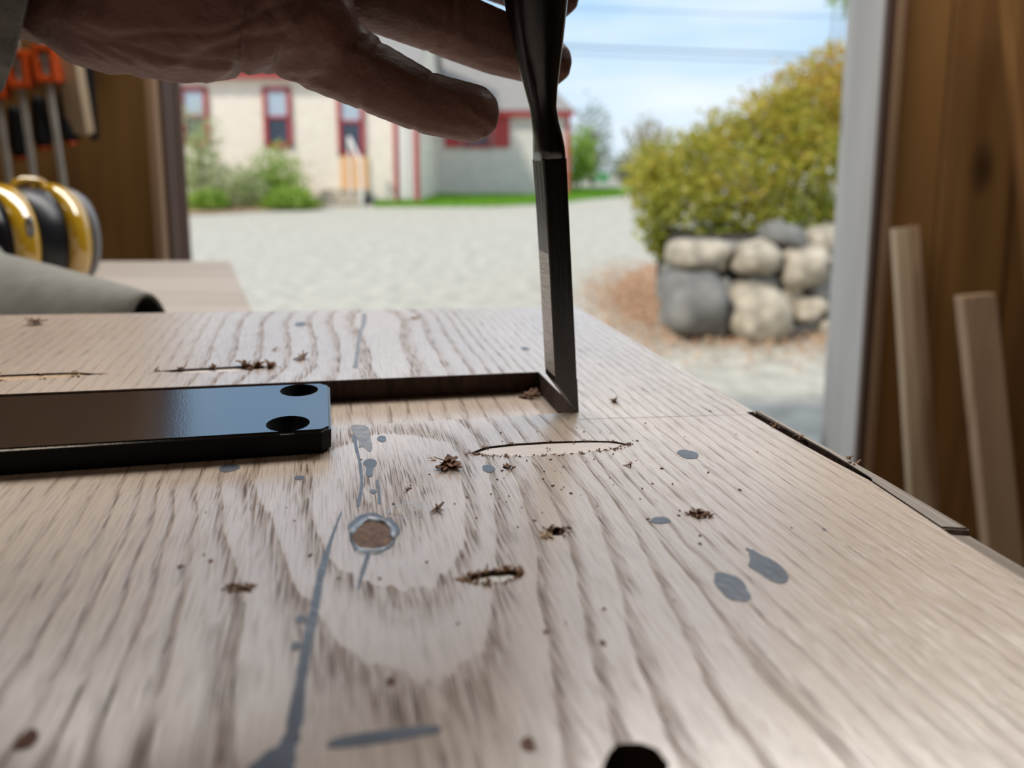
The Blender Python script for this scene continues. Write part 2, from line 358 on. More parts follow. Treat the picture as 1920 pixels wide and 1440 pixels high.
# front wall, left of the opening: a plywood panel; right: pine planks
XL, XR = wx(350, 320, FY + .12), wx(1572)
wf = empty('wall_front', (0, FY, FZ), kind='structure')
bm = bmesh.new(); box(bm, ((-2.29 + XL - 0.036) / 2, 0.05, 1.35), (2.29 + XL - 0.036, 0.03, 2.7), bevel=0.002); mk('plywood_panel', bm, M_PLY, wf)
bm = bmesh.new(); box(bm, (-1.7, -0.01, 1.35), (0.9, 0.02, 2.6), bevel=0.002); mk('plywood_panel', bm, M_PLY, wf)
bm = bmesh.new(); box(bm, (0, 0.05, 2.62), (4.6, 0.10, 0.16), bevel=0.003); mk('header_beam', bm, M_SHELL, wf)
px_edges = [wx(1668), wx(1778), wx(1920), wx(2080), wx(2260), wx(2460), 2.29]
for a, b_ in zip(px_edges, px_edges[1:]):
    bm = bmesh.new(); box(bm, ((a + b_) / 2, 0.045 + random.uniform(-0.006, 0.006), 1.27), (b_ - a - 0.004, 0.03, 2.54), bevel=0.004); mk('plank', bm, M_PINE, wf)
# jamb boards
def tr(n, x0, x1, y0, y1, z0, z1, m):
    bm = bmesh.new(); box(bm, ((x0 + x1) / 2, (y0 + y1) / 2, (z0 + z1) / 2), (x1 - x0, y1 - y0, z1 - z0), bevel=0.002)
    o = mk(n, bm, m); tag(o, kind='structure'); return o
ZT = 2.85
tr('trim_1', XL - 0.034, XL - 0.013, FY + 0.01, FY + 0.09, FZ, ZT, M_TANW)
tr('trim_2', XL - 0.012, XL - 0.003, FY + 0.03, FY + 0.09, FZ, ZT, M_DARKW)
tr('trim_3', XL - 0.022, XL, FY + 0.092, FY + 0.12, FZ, ZT, M_DARKW)
tr('trim_4', wx(1646), wx(1646) + 0.022, FY + 0.02, FY + 0.20, FZ, ZT, M_GREYW)
tr('trim_5', wx(1646) + .001, wx(1646) + 0.022, FY + 0.0, FY + 0.019, FZ, ZT, M_DARKW)
tr('trim_6', wx(1660), wx(1676), FY - 0.005, FY + 0.09, FZ, ZT, M_TANW)
# exterior step and roof edge
bm = bmesh.new(); box(bm, (0, 1.66, 0.07), (1.6, 0.3, 0.14), bevel=0.01); tag(mk('trim_7', bm, M_GREYW), kind='structure')

# ================================================================== THE SLAB and what is cut in it
def poly_px(pts, z=0.0): return [T(u, v, z) for u, v in pts]
def lens(u0, v0, u1, v1, half, n=14, bow=0.0):
    a, b_ = T(u0, v0), T(u1, v1); d = (b_ - a); nrm = Vector((-d.y, d.x, 0)).normalized(); up = []; lo = []
    for k in range(n + 1):
        s = k / n; h = half * (1 - (2 * s - 1) ** 2) ** 0.8
        up.append(a + d * s + nrm * (h + bow * h)); lo.append(a + d * s - nrm * (h - bow * h))
    return up + lo[-2:0:-1]
def ell(c, rx, ry, n=20, jit=0.0, seed=0):
    R = random.Random(seed); ph = [R.uniform(0, 6.28) for _ in range(4)]
    out = []
    for k in range(n):
        a = 2 * PI * k / n; j = 1 + jit * (math.sin(3 * a + ph[0]) + 0.7 * math.sin(5 * a + ph[1]) + 0.5 * math.sin(9 * a + ph[2]))
        out.append(Vector((c.x + rx * j * math.cos(a), c.y + ry * j * math.sin(a), 0)))
    return out

# growth-ring field, traced from the wood figure; value rises outward from the knot
RINGS = [
 (0, [(592,950),(598,1000),(611,1037),(640,1062),(675,1078),(715,1090),(757,1098),(803,1096),(844,1055),(862,1030),(874,1000),(872,931),(867,862),(840,830),(785,819),(740,815),(700,818),(660,828),(629,844),(601,858),(590,900)]),
 (1, [(470,905),(492,936),(519,972),(537,1041),(560,1101),(597,1142),(620,1174),(657,1211),(721,1238),(790,1259),(863,1234),(904,1179),(918,1101),(927,1037),(922,963),(913,895),(895,835),(865,795),(820,772),(760,770),(700,775)]),
 (2, [(415,905),(419,993),(439,1041),(463,1086),(467,1150),(455,1222),(450,1343),(448,1430)]),
 (2, [(946,826),(978,931),(1005,1037),(1010,1119),(1021,1183),(1037,1284),(1050,1400)]),
 (3, [(366,928),(375,961),(366,1029),(354,1102),(326,1202),(298,1343),(285,1430)]),
 (3, [(950,790),(992,872),(1033,945),(1060,1009),(1079,1073),(1097,1192),(1129,1307),(1152,1399)]),
 (4, [(326,924),(326,965),(306,1029),(278,1150),(246,1243),(201,1363)]),
 (4, [(985,790),(1015,817),(1051,872),(1097,931),(1138,1037),(1175,1170),(1212,1275),(1262,1422)]),
 (5, [(296,920),(290,981),(258,1049),(234,1130),(201,1210),(153,1303),(110,1400)]),
 (5, [(1050,820),(1102,872),(1147,931),(1193,995),(1239,1110),(1290,1215),(1358,1353)]),
 (6, [(270,920),(258,969),(234,1021),(190,1110),(147,1205),(80,1335)]),
 (6, [(1085,820),(1138,881),(1193,954),(1239,1027),(1312,1101),(1372,1206),(1450,1330)]),
 (7, [(225,930),(197,1000),(157,1059),(95,1166),(5,1310)]),
]
P, V = [], []
for val, pts in RINGS:
    for u, v in pts:
        q = T(u, v); P.append((q.x, q.y)); V.append(val)
P.append(tuple(T(700, 1000))[:2]); V.append(-0.9)
P.append(tuple(T(730, 900))[:2]); V.append(-0.8)
for yy in (-0.3, -0.1, 0.03, 0.10, 0.20, 0.30, 0.38, 0.45):
    for k in range(8):      # straight grain to the right
        P.append((0.092 + k * 0.0125 + (0.004 if yy < 0.15 else 0), yy)); V.append(6.3 + k * 2.4)
    for k in range(14):     # and to the left
        P.append((-0.062 - k * 0.03, yy)); V.append(8.0 + k * 5.2)
for yy in (0.33, 0.38, 0.45):
    for x_, vv in ((-0.04, 6.0), (-0.02, 4.5), (0.0, 3.0), (0.018, 1.5), (0.034, 0.6), (0.05, 1.5), (0.065, 2.6), (0.08, 4.2)):
        P.append((x_, yy)); V.append(vv)
P = np.array(P); V = np.array(V, float); AN = np.array([1.0, 0.5])
def kern(A, B):
    d = np.linalg.norm((A[:, None, :] - B[None, :, :]) * AN, axis=2); return d
Kmat = kern(P, P) - np.eye(len(P)) * 4e-4
coef = np.linalg.solve(Kmat, V)
def ringfield(Q):
    out = np.empty(len(Q))
    for s in range(0, len(Q), 4000): out[s:s + 4000] = kern(Q[s:s + 4000], P) @ coef
    return out

SX0, SX1, SY0, SY1, STH = -0.75, 0.178, -0.45, 0.4525, 0.045
xs = np.unique(np.concatenate([np.linspace(SX0, -0.2, 30), np.linspace(-0.2, SX1, 96)]))
ys = np.unique(np.concatenate([np.linspace(SY0, 0.04, 24), np.linspace(0.04, SY1, 104)]))
bm = bmesh.new(); g = [[bm.verts.new((x, y, 0)) for y in ys] for x in xs]
for i in range(len(xs) - 1):
    for j in range(len(ys) - 1): bm.faces.new((g[i][j], g[i + 1][j], g[i + 1][j + 1], g[i][j + 1]))
r = bmesh.ops.extrude_face_region(bm, geom=bm.faces[:])
vb = [e for e in r['geom'] if isinstance(e, bmesh.types.BMVert)]
for v_ in vb: v_.co.z = -STH
# dissolve the flat underside to keep it cheap
bot = [f for f in bm.faces if all(abs(v_.co.z + STH) < 1e-6 for v_ in f.verts)]
bmesh.ops.recalc_face_normals(bm, faces=bm.faces)
me = bpy.data.meshes.new('oak_slab'); bm.to_mesh(me); bm.free()
tmp = bpy.data.objects.new('tmp', me); COL.objects.link(tmp)
cut = bmesh.new()
MD = 0.0098
prism(cut, [Vector((-0.45, 0.2522)), Vector((0.103, 0.2522)), Vector((0.103, 0.307)), Vector((-0.45, 0.307))], -MD, 0.01)
SLOT1 = poly_px([(880,850),(910,838),(960,832),(1030,828),(1100,826),(1150,827),(1180,833),(1150,842),(1090,849),(1020,854),(950,856),(900,853)])
prism(cut, SLOT1, -0.0035, 0.01)
SLOT2 = poly_px([(296,696),(340,692),(400,689),(460,686),(508,688),(470,694),(400,698),(340,699)])
prism(cut, SLOT2, -0.003, 0.01)
SLOT3 = poly_px([(-80,706),(0,703),(80,700),(140,698),(192,701),(140,706),(80,710),(0,714),(-80,716)])
prism(cut, SLOT3, -0.003, 0.01)
HOLES = [(T(1042,996), 0.0027, 0.0022, 31), (T(1311,963), 0.0021, 0.0018, 32), (T(926,1081), 0.0072, 0.0026, 33),
         (T(845,872), 0.0028, 0.0022, 34), (T(1190,1431), 0.0057, 0.0040, 35), (T(950,876), 0.0014, 0.0012, 36), (T(700,1001), 0.0058, 0.0075, 37)]
for k, (c, rx, ry, sd_) in enumerate(HOLES):
    prism(cut, ell(c, rx, ry, 24, 0.05, sd_), -0.0012 if k in (6,) else (-0.0014 if k == 2 else -0.008), 0.01)
# the split along the right edge
prism(cut, [Vector((0.1742, 0.2410)), Vector((0.1790, 0.2410)), Vector((0.1790, 0.1770)), Vector((0.1778, 0.1775)), Vector((0.1762, 0.195)), Vector((0.1750, 0.215))], -0.02, 0.01)
prism(cut, [Vector((0.1778, 0.1772)), Vector((0.1790, 0.1772)), Vector((0.1790, -0.46)), Vector((0.1745, -0.46)), Vector((0.1745, 0.140))], -0.02, 0.01)
bmesh.ops.recalc_face_normals(cut, faces=cut.faces)
cme = bpy.data.meshes.new('cut'); cut.to_mesh(cme); cut.free(); co_ = bpy.data.objects.new('cut', cme); COL.objects.link(co_)
md = tmp.modifiers.new('b', 'BOOLEAN'); md.operation = 'DIFFERENCE'; md.object = co_; md.solver = 'EXACT'
me2 = eval_mesh(tmp, 'wooden_slab')
for o_ in (tmp, co_): bpy.data.objects.remove(o_)
def add_ring(me_):
    n = len(me_.vertices); a = np.empty(n * 3); me_.vertices.foreach_get('co', a); a = a.reshape(-1, 3)
    at = me_.attributes.new('ring', 'FLOAT', 'POINT'); at.data.foreach_set('value', ringfield(a[:, :2]).astype(np.float32))
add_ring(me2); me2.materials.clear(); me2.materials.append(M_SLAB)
me2.materials.append(plain('shaded_end_grain', (0.055, 0.028, 0.018), 0.8, var=0.5, scale=260, stretch=(1, 1, .3), bump=0.6, bscale=900))  # end grain, with the shade inside the cuts darkened into its colour
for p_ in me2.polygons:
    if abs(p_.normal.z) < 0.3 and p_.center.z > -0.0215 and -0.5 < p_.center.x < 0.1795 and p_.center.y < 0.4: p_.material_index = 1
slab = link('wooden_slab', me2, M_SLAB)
slab.matrix_world = TM
tag(slab, 'wide pale grained wooden slab with knot, blue filler and a chopped mortise, in the foreground', 'slab')
# edge pieces
def strip(name, x0, x1, y0, y1, z0, z1, m=M_SLAB):
    bm = bmesh.new(); n = 14; a = []; 
    R = random.Random(int(y0 * 1e4))
    for k in range(n + 1):
        y = y0 + (y1 - y0) * k / n; j = R.uniform(-0.0004, 0.0004); zz = z1 + R.uniform(-0.0002, 0.0001)
        a.append([Vector((x0, y, z0)), Vector((x1 + j, y, z0)), Vector((x1 + j, y, zz - 0.0005)), Vector((x1 + j - 0.0006, y, zz)), Vector((x0, y, zz))])
    loft(bm, a); o = mk(name, bm, m, slab); add_ring(o.data); return o
M_EDGE = woodm('grey_weathered_edge', (0.36, 0.31, 0.26), (0.19, 0.14, 0.10), sc=260, stretch=(1, 0.05, 1), knots=False)
def wedge(name, pts, z0, z1, label):
    bm = bmesh.new(); prism(bm, [Vector(p) for p in pts], z0, z1)
    bmesh.ops.bevel(bm, geom=[e for e in bm.edges if e.verts[0].co.z > z1 - 1e-6 and e.verts[1].co.z > z1 - 1e-6], offset=.0005, segments=2, affect='EDGES')
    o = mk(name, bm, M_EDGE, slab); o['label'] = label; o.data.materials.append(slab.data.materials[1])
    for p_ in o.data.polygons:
        if p_.normal.x < -.35 and abs(p_.normal.z) < .5: p_.material_index = 1  # shade in the split put in as dark colour on its inner faces
    return o
wedge('edge_splinter', [(.1792, .2425), (.1822, .2425), (.1829, .21), (.1838, .1775), (.1838, .1445), (.1758, .1470), (.1784, .1765), (.1806, .1780), (.1812, .20)], -.03, -.0001, 'grey weathered edge splinter split from the slab')
wedge('edge_lip', [(.1757, .1462), (.1830, .1436), (.1826, .06), (.1826, -.45), (.1747, -.45), (.1747, .135)], -.04, -.0016, 'lower grey edge of the slab in front of the splinter')
o = strip('edge_lip', 0.1780, 0.1796, 0.2410, 0.4520, -0.04, -0.0006, M_EDGE)

def decal(name, pts, m, th=0.00012, label=None, z=0.0):
    if len(pts) < 14:
        for _ in range(2): pts = [q for a, b_ in zip(pts, pts[1:] + pts[:1]) for q in (a.lerp(b_, .25), a.lerp(b_, .75))]
    bm = bmesh.new(); prism(bm, pts, z - 0.0002, z + th); o = mk(name, bm, m, slab)
    if label: o['label'] = label
    return o
def ribbon(name, px, m, label=None, th=0.00010):
    """(u, v, halfwidth in m) centreline on the slab"""
    c = [T(u, v) for u, v, _ in px]; hw = [h for _, _, h in px]; cc = []
    for i in range(len(c) - 1):
        for s in range(5):
            f_ = s / 5; p0, p1, p2, p3 = c[max(i - 1, 0)], c[i], c[i + 1], c[min(i + 2, len(c) - 1)]
            q = 0.5 * ((2 * p1) + (p2 - p0) * f_ + (2 * p0 - 5 * p1 + 4 * p2 - p3) * f_ ** 2 + (3 * p1 - p0 - 3 * p2 + p3) * f_ ** 3)
            cc.append((q, hw[i] + (hw[i + 1] - hw[i]) * f_))
    cc.append((c[-1], hw[-1])); Lf, Rt = [], []; R = random.Random(len(px))
    for i, (q, h) in enumerate(cc):
        d = (cc[min(i + 1, len(cc) - 1)][0] - cc[max(i - 1, 0)][0]).normalized(); n_ = Vector((-d.y, d.x, 0)); h *= R.uniform(0.8, 1.15)
        Lf.append(q + n_ * h); Rt.append(q - n_ * h)
    bm = bmesh.new(); tv = [(bm.verts.new((a.x, a.y, th)), bm.verts.new((b_.x, b_.y, th)), bm.verts.new((a.x, a.y, -2e-4)), bm.verts.new((b_.x, b_.y, -2e-4))) for a, b_ in zip(Lf, Rt)]
    for p, q in zip(tv, tv[1:]):
        bm.faces.new((p[0], p[1], q[1], q[0])); bm.faces.new((p[2], q[2], q[3], p[3])); bm.faces.new((p[0], q[0], q[2], p[2])); bm.faces.new((p[1], p[3], q[3], q[1]))
    o = mk(name, bm, m, slab)
    if label: o['label'] = label
    return o
ribbon('filled_crack', [(490,1490,.0050),(512,1440,.0040),(535,1405,.0020),(550,1370,.0013),(562,1290,.0012),(575,1210,.0012),(588,1150,.0010),(600,1085,.0009),(612,1040,.0008),(625,1000,.0004),(640,960,.0002)], M_BLUE, 'long crack filled grey blue, running to the bottom edge')
ribbon('filled_crack', [(671,950,.0005),(678,910,.0005),(675,870,.0005),(668,840,.0006),(664,815,.0010)], M_BLUE, 'short filled crack above the knot')
ribbon('filled_crack', [(666,690,.0012),(669,670,.0010),(671,650,.0008),(676,625,.0010),(682,605,.0013),(683,588,.0016)], M_GREYP, 'faint grey filled crack behind the mortise')
ribbon('filled_crack', [(711,945,.0005),(711,925,.0004),(707,900,.0004)], M_BLUE)
ribbon('filled_crack', [(691,1038,.0007),(684,1060,.0006),(676,1085,.0004),(672,1105,.0003)], M_BLUE)
decal('filler_spot', poly_px([(680,836),(672,842),(674,826),(662,812),(655,796),(692,798),(692,815),(700,838),(694,850)]), M_GREYP, label='smear of thin grey glue beside the crack')
decal('filler_spot', poly_px([(690,860),(678,868),(688,876),(684,892),(700,896),(698,878),(708,870),(704,862)]), M_BLUE)
SPOTS = [(716,823,10,6),(700,922,8,4),(561,896,11,4),(916,879,14,7),(1290,852,22,8),(1238,976,23,6),(1371,1100,30,26),(564,1161,11,8),(555,1212,11,8),(563,608,12,4),(985,654,9,3),(1545,993,4,2),(1403,1031,5,3),(430,878,22,7)]
for k, (u, v, a, b_) in enumerate(SPOTS):
    c = T(u, v); rx = (T(u + a, v) - T(u - a, v)).length / 2; ry = (T(u, v - b_) - T(u, v + b_)).length / 2
    o = decal('filler_spot', ell(c, rx * 0.85, ry, 26, 0.05, k), M_BLUE)
decal('filler_spot', poly_px([(1410,1028),(1424,1040),(1445,1048),(1468,1065),(1482,1085),(1468,1097),(1440,1088),(1418,1070),(1400,1062),(1408,1050),(1402,1038)]), M_BLUE)
decal('filler_spot', poly_px([(610,1394),(640,1381),(700,1372),(770,1363),(828,1360),(828,1374),(770,1384),(700,1396),(640,1403),(615,1402)]), M_BLUE, label='long spindle shaped grey blue filler patch near the front')
decal('filler_spot', poly_px([(1345,1080),(1356,1075),(1385,1082),(1400,1100),(1402,1120),(1385,1128),(1362,1122),(1348,1104)]), M_BLUE, th=0.00015)
# knot: pale blue glue rim and brown core
rim = ell(T(699,998), 0.0070, 0.0112, 40, 0.07, 4); inn = ell(T(699,1003), 0.0054, 0.0078, 40, 0.05, 5)
def ring_part(name, outer, inner, m, th, parent=slab, label=None):
    bm = bmesh.new(); n = len(outer)
    a = [bm.verts.new((p.x, p.y, -2e-4)) for p in outer]; b_ = [bm.verts.new((p.x * .5 + q.x * .5, p.y * .5 + q.y * .5, th)) for p, q in zip(outer, inner)]; c = [bm.verts.new((p.x, p.y, -2e-4)) for p in inner]
    for k in range(n):
        l = (k + 1) % n; bm.faces.new((a[k], a[l], b_[l], b_[k])); bm.faces.new((b_[k], b_[l], c[l], c[k]))
    o = mk(name, bm, m, parent, True)
    if label: o['label'] = label
    return o
ring_part('knot_rim', rim, inn, M_BLUE, 0.0004, label='grey blue glue rim around the knot')
rim2 = ell(T(699,1002), 0.0061, 0.0089, 40, 0.05, 4); inn2 = ell(T(699,1003), 0.0052, 0.0074, 40, 0.07, 5)
ring_part('knot_rim', rim2, inn2, M_BLUEL, 0.0006, label='paler inner rim of glue around the knot')
bm = bmesh.new(); kp = ell(T(699,1003), 0.0054, 0.0078, 28, 0.06, 5); cv = bm.verts.new((T(699,1003).x, T(699,1003).y, 0.0001)); kv = [bm.verts.new((p.x, p.y, -0.0003)) for p in kp]
mid = [bm.verts.new(((p.x + cv.co.x) / 2, (p.y + cv.co.y) / 2, random.uniform(-0.0003, 0.0003))) for p in kp]
for k in range(28):
    l = (k + 1) % 28; bm.faces.new((kv[k], kv[l], mid[l], mid[k])); bm.faces.new((mid[k], mid[l], cv))
o = mk('knot', bm, M_KNOT, slab, True); o['label'] = 'brown dead knot set in the slab'
gr = ell(T(765,957), 0.0062, 0.0045, 30, 0.05, 9); gi = ell(T(765,957), 0.0054, 0.0036, 30, 0.06, 9)
ring_part('dried_glue', gr, gi, M_BLUEL, 0.00012, label='faint ring of dried pale blue glue')
gr = ell(T(778,952), 0.0016, 0.0020, 20, 0.05, 9); gi = ell(T(778,952), 0.0011, 0.0013, 20, 0.06, 9)
ring_part('dried_glue', gr, gi, M_BLUEL, 0.00012)
# biscuit in the first slot and pale bottoms in the others
def shrink(poly, f_): 
    c = sum(poly, Vector()) / len(poly); return [c + (p - c) * f_ for p in poly]
bm = bmesh.new(); cS = sum(SLOT1, Vector()) / len(SLOT1); prism(bm, [Vector((cS.x + (p.x - cS.x) * .96, cS.y - .0001 + (p.y - cS.y) * .84)) for p in SLOT1], -0.0034, -0.0004); o = mk('biscuit', bm, M_BISC, slab); o['label'] = 'pale pressed wood biscuit let into the slot'
bm = bmesh.new(); prism(bm, shrink(SLOT2, 0.93), -0.0029, -0.0010); mk('biscuit', bm, M_BISC, slab)
bm = bmesh.new(); prism(bm, shrink(SLOT3, 0.95), -0.0029, -0.0008); mk('biscuit', bm, M_CHIPL, slab)
bm = bmesh.new(); prism(bm, ell(T(926,1083), 0.0052, 0.0014, 16, 0.05, 2), -0.0013, -0.0006); o = mk('plug', bm, M_WHITE, slab); o['label'] = 'white bottom of the torn oval hole'
# torn fibres round holes and slots
def fibres(name, spots, n, ln, m, R=random.Random(5), rise=0.6, label=None):
    bm = bmesh.new()
    for _ in range(n):
        p = R.choice(spots); c = Vector((p[0] + R.gauss(0, 0.0005), p[1] + R.gauss(0, 0.0004), 0.0))
        a = R.uniform(0, 2 * PI); l = ln * R.uniform(0.4, 1.3); wd = l * R.uniform(0.12, 0.3)
        d = Vector((math.cos(a), math.sin(a), R.uniform(0.0, rise))).normalized() * l; s = Vector((-math.sin(a), math.cos(a), 0)) * wd
        m1 = c + d * 0.5 + Vector((0, 0, l * R.uniform(0.0, 0.25))); e = c + d
        vs = [bm.verts.new(q) for q in (c - s + Vector((0,0,-.0003)), c + s + Vector((0,0,-.0003)), m1 + s * .8, m1 - s * .8, e + s * .3, e - s * .3, m1 + Vector((0,0,-wd)), )]
        bm.faces.new((vs[0], vs[1], vs[2], vs[3])); bm.faces.new((vs[3], vs[2], vs[4], vs[5])); bm.faces.new((vs[0], vs[3], vs[6])); bm.faces.new((vs[1], vs[6], vs[2])); bm.faces.new((vs[3], vs[5], vs[6])); bm.faces.new((vs[2], vs[6], vs[4]))
    o = mk(name, bm, m, slab); o['kind'] = 'stuff'
    if label: o['label'] = label
    return o
fibres('torn_fibres', SLOT1, 120, 0.0011, M_CHIP, rise=0.4, label='brown torn fibres along the biscuit slot')
fibres('torn_fibres', [a_.lerp(b_, q_) for a_, b_ in zip(SLOT1[6:], SLOT1[7:] + SLOT1[:1]) for q_ in (0, .25, .5, .75)], 150, 0.0012, M_CHIP, rise=0.35)
fibres('torn_fibres', SLOT2[:6], 60, 0.0022, M_CHIP, rise=0.7)
fibres('torn_fibres', [SLOT2[4], SLOT2[3] * .5 + SLOT2[4] * .5, SLOT2[3]], 40, 0.0042, M_CHIP, rise=1.0)
fibres('torn_fibres', SLOT3, 60, 0.0020, M_CHIPL, rise=0.4)
fibres('torn_fibres', ell(T(926,1081), 0.0072, 0.0026, 30, 0.05), 150, 0.0014, M_CHIPM, rise=0.8, label='brown torn fibres around the oval hole')
fibres('torn_fibres', ell(T(1042,996), 0.0027, 0.0022, 20), 34, 0.0014, M_CHIP, rise=0.6)
fibres('torn_fibres', [T(1028,1004), T(1020,1006)], 20, 0.0018, M_CHIPL, rise=0.4)
fibres('torn_fibres', ell(T(1311,963), 0.0022, 0.0019, 20), 70, 0.0018, M_CHIP, rise=0.9)
fibres('torn_fibres', [T(455,1104), T(460,1106), T(440,1102)], 40, 0.0022, M_CHIP, rise=0.3)
fibres('torn_fibres', [T(1455,800), T(1500,822), T(1590,858), T(1600,868)], 26, 0.0022, M_CHIP, rise=0.6)
for u, v, s in ((50,1388,.0022),(990,1396,.0016),(1130,1206,.0009),(1024,1185,.0008),(733,1278,.0012),(338,1063,.0009),(395,1052,.0008)):
    decal('pin_knot', ell(T(u, v), s * .8, s, 14, 0.08, u), M_KNOT, th=0.0001)
# scribed line
ribbon('scribed_line', [(1085,786,.00012),(1200,783,.00012),(1300,780,.00012),(1418,777,.00012)], M_KNOT, th=0.00004)

# crumbs and shavings lying on the slab
def shaving(u, v, size, nfl, label, m, seed, z=0.0):
    R = random.Random(seed); c = T(u, v, z); bm = bmesh.new()
    for k in range(nfl):
        a = R.uniform(0, 2 * PI); l = size * R.uniform(0.5, 1.1); wd = size * R.uniform(0.045, 0.13); el_ = R.uniform(-0.2, 1.1)
        p = Vector((R.gauss(0, size * 0.12), R.gauss(0, size * 0.10), size * R.uniform(0.02, 0.2)))
        rings = []
        for s in range(5):
            t_ = s / 4 - 0.5; cur = R.uniform(0.1, 0.5)
            q = p + Vector((math.cos(a) * t_ * l, math.sin(a) * t_ * l, t_ * el_ * l * .6 + cur * t_ * t_ * l)); q.z = max(q.z, 0.0001)
            sd2 = Vector((-math.sin(a), math.cos(a), 0.2)) * wd * (1 - abs(t_) * 0.9); th = Vector((0, 0, size * 0.025))
            rings.append([q - sd2, q + sd2, q + sd2 + th, q - sd2 + th])
        loft(bm, rings)
    o = mk('wood_shaving', bm, m); o.matrix_world = TM @ Matrix.Translation(c)
    tag(o, label, 'wood shaving', 'wood shavings lying on the slab'); return o
shaving(840, 876, 0.0085, 12, 'largest dark shaving, a spiky tuft beside the left end of the biscuit slot', M_CHIP, 1)
shaving(808, 862, 0.0035, 2, 'small flat curl just left of the spiky dark tuft', M_CHIPL, 2)
shaving(952, 876, 0.0040, 5, 'small dark tuft below the middle of the near biscuit slot', M_CHIP, 3)
shaving(1179, 874, 0.0036, 4, 'tiny twisted shaving below the right end of the near biscuit slot', M_CHIP, 4)
shaving(764, 916, 0.0034, 2, 'short brown curl between the knot and the spiky tuft', M_CHIP, 5)
shaving(818, 958, 0.0050, 3, 'upright slim curl to the right of the knot', M_CHIP, 6)
shaving(1154, 753, 0.0052, 6, 'small curled shaving right of the chisel tip', M_CHIP, 7)
shaving(564, 674, 0.0070, 7, 'shaving behind the mortise, left of the blue crack', M_CHIP, 8)
shaving(516, 656, 0.0050, 3, 'faint flat shaving farthest behind the black plate end', M_CHIPL, 9)
shaving(66, 608, 0.0110, 7, 'shaving by the far left edge of the slab', M_CHIP, 10)
shaving(992, 745, 0.0085, 12, 'crumpled shaving lying in the corner of the mortise', M_CHIP, 11, -MD)
shaving(775, 597, 0.0060, 4, 'pale shaving at the far edge right of the crack', M_CHIPL, 12)
bm = bmesh.new(); R = random.Random(3)
for k in range(130):
    u = R.uniform(300, 1500); v = R.uniform(690, 1180)
    if R.random() < 0.6: u = R.gauss(1050, 170); v = R.gauss(890, 60)
    c = T(u, v)
    if not (-0.09 < c.x < 0.17 and 0.1 < c.y < 0.248): continue
    if c.x < 0.012 and c.y > 0.218: continue
    s = R.uniform(0.00014, 0.00042); box(bm, (c.x, c.y, s * 0.4), (s * R.uniform(0.8, 3), s, s * 0.8), Matrix.Rotation(R.uniform(0, 3), 3, 'Z'))
o = mk('sawdust_crumbs', bm, M_CHIP); o.matrix_world = TM
tag(o, 'fine brown sawdust crumbs scattered over the near slab', 'sawdust', kind='stuff')

# ================================================================== BLACK PLATE
PT = 0.0085
pa = T(625,722,PT); 
plate_o = empty('steel_plate', mat=TM, label='glossy black flat steel bar with two countersunk holes lying by the mortise', cat='metal plate')
y0, y1, xe = 0.2286, 0.2785, 0.0042
bm = bmesh.new(); ch = 0.0022
outl = [(-0.62, y0), (xe - 0.003, y0), (xe, y0 + 0.003), (xe, y1 - 0.0035), (xe - 0.0035, y1), (-0.62, y1)]
prism(bm, [Vector(p) for p in outl], 0.0001, PT)
es = [e for e in bm.edges if abs(e.verts[0].co.z - PT) < 1e-6 and abs(e.verts[1].co.z - PT) < 1e-6]
es += [e for e in bm.edges if abs(e.verts[0].co.z - 0.0001) < 1e-6 and abs(e.verts[1].co.z - 0.0001) < 1e-6]
bmesh.ops.bevel(bm, geom=es, offset=0.0009, segments=3, affect='EDGES')
bmesh.ops.recalc_face_normals(bm, faces=bm.faces)
me = bpy.data.meshes.new('bar'); bm.to_mesh(me); bm.free(); tmp = bpy.data.objects.new('tmp', me); COL.objects.link(tmp)
cut = bmesh.new()
for (u, v) in ((561, 731.5), (540, 794)):
    c = T(u, v, PT); tube(cut, [(c.x, c.y, -0.002), (c.x, c.y, 0.0028), (c.x, c.y, 0.0030), (c.x, c.y, PT + 0.002)], [0.0040, 0.0040, 0.0040, 0.0073 + 0.0010], 40)
bmesh.ops.recalc_face_normals(cut, faces=cut.faces)
cme = bpy.data.meshes.new('cut'); cut.to_mesh(cme); cut.free(); co_ = bpy.data.objects.new('cut', cme); COL.objects.link(co_)
md = tmp.modifiers.new('b', 'BOOLEAN'); md.operation = 'DIFFERENCE'; md.object = co_; md.solver = 'EXACT'
me2 = eval_mesh(tmp, 'bar'); me2.materials.clear()
for o_ in (tmp, co_): bpy.data.objects.remove(o_)
me2.materials.append(M_BLACK); me2.materials.append(plain('matt_black_edge', (0.003, 0.003, 0.005), 0.45, var=0.2, spec=0.15))
for p_ in me2.polygons:
    if p_.normal.z < 0.55: p_.material_index = 1
link('bar', me2, M_BLACK, plate_o)

# ================================================================== CHISEL
tipw = TM @ Vector((0.1030, 0.2524, -0.0005))
ax = (TN + TX * (-0.108) + TY * 0.0).normalized()
wd = (TY - ax * TY.dot(ax)).normalized(); thd = wd.cross(ax).normalized()        # thd points to +X side
if thd.dot(TX) < 0: thd = -thd
CM = Matrix(((thd.x, wd.x, ax.x, tipw.x), (thd.y, wd.y, ax.y, tipw.y), (thd.z, wd.z, ax.z, tipw.z), (0, 0, 0, 1)))
if CM.to_3x3().determinant() < 0: pass
ch_o = empty('mortise_chisel', label='dark steel socket chisel held upright at the end of the mortise', cat='chisel'); ch_o.matrix_world = CM
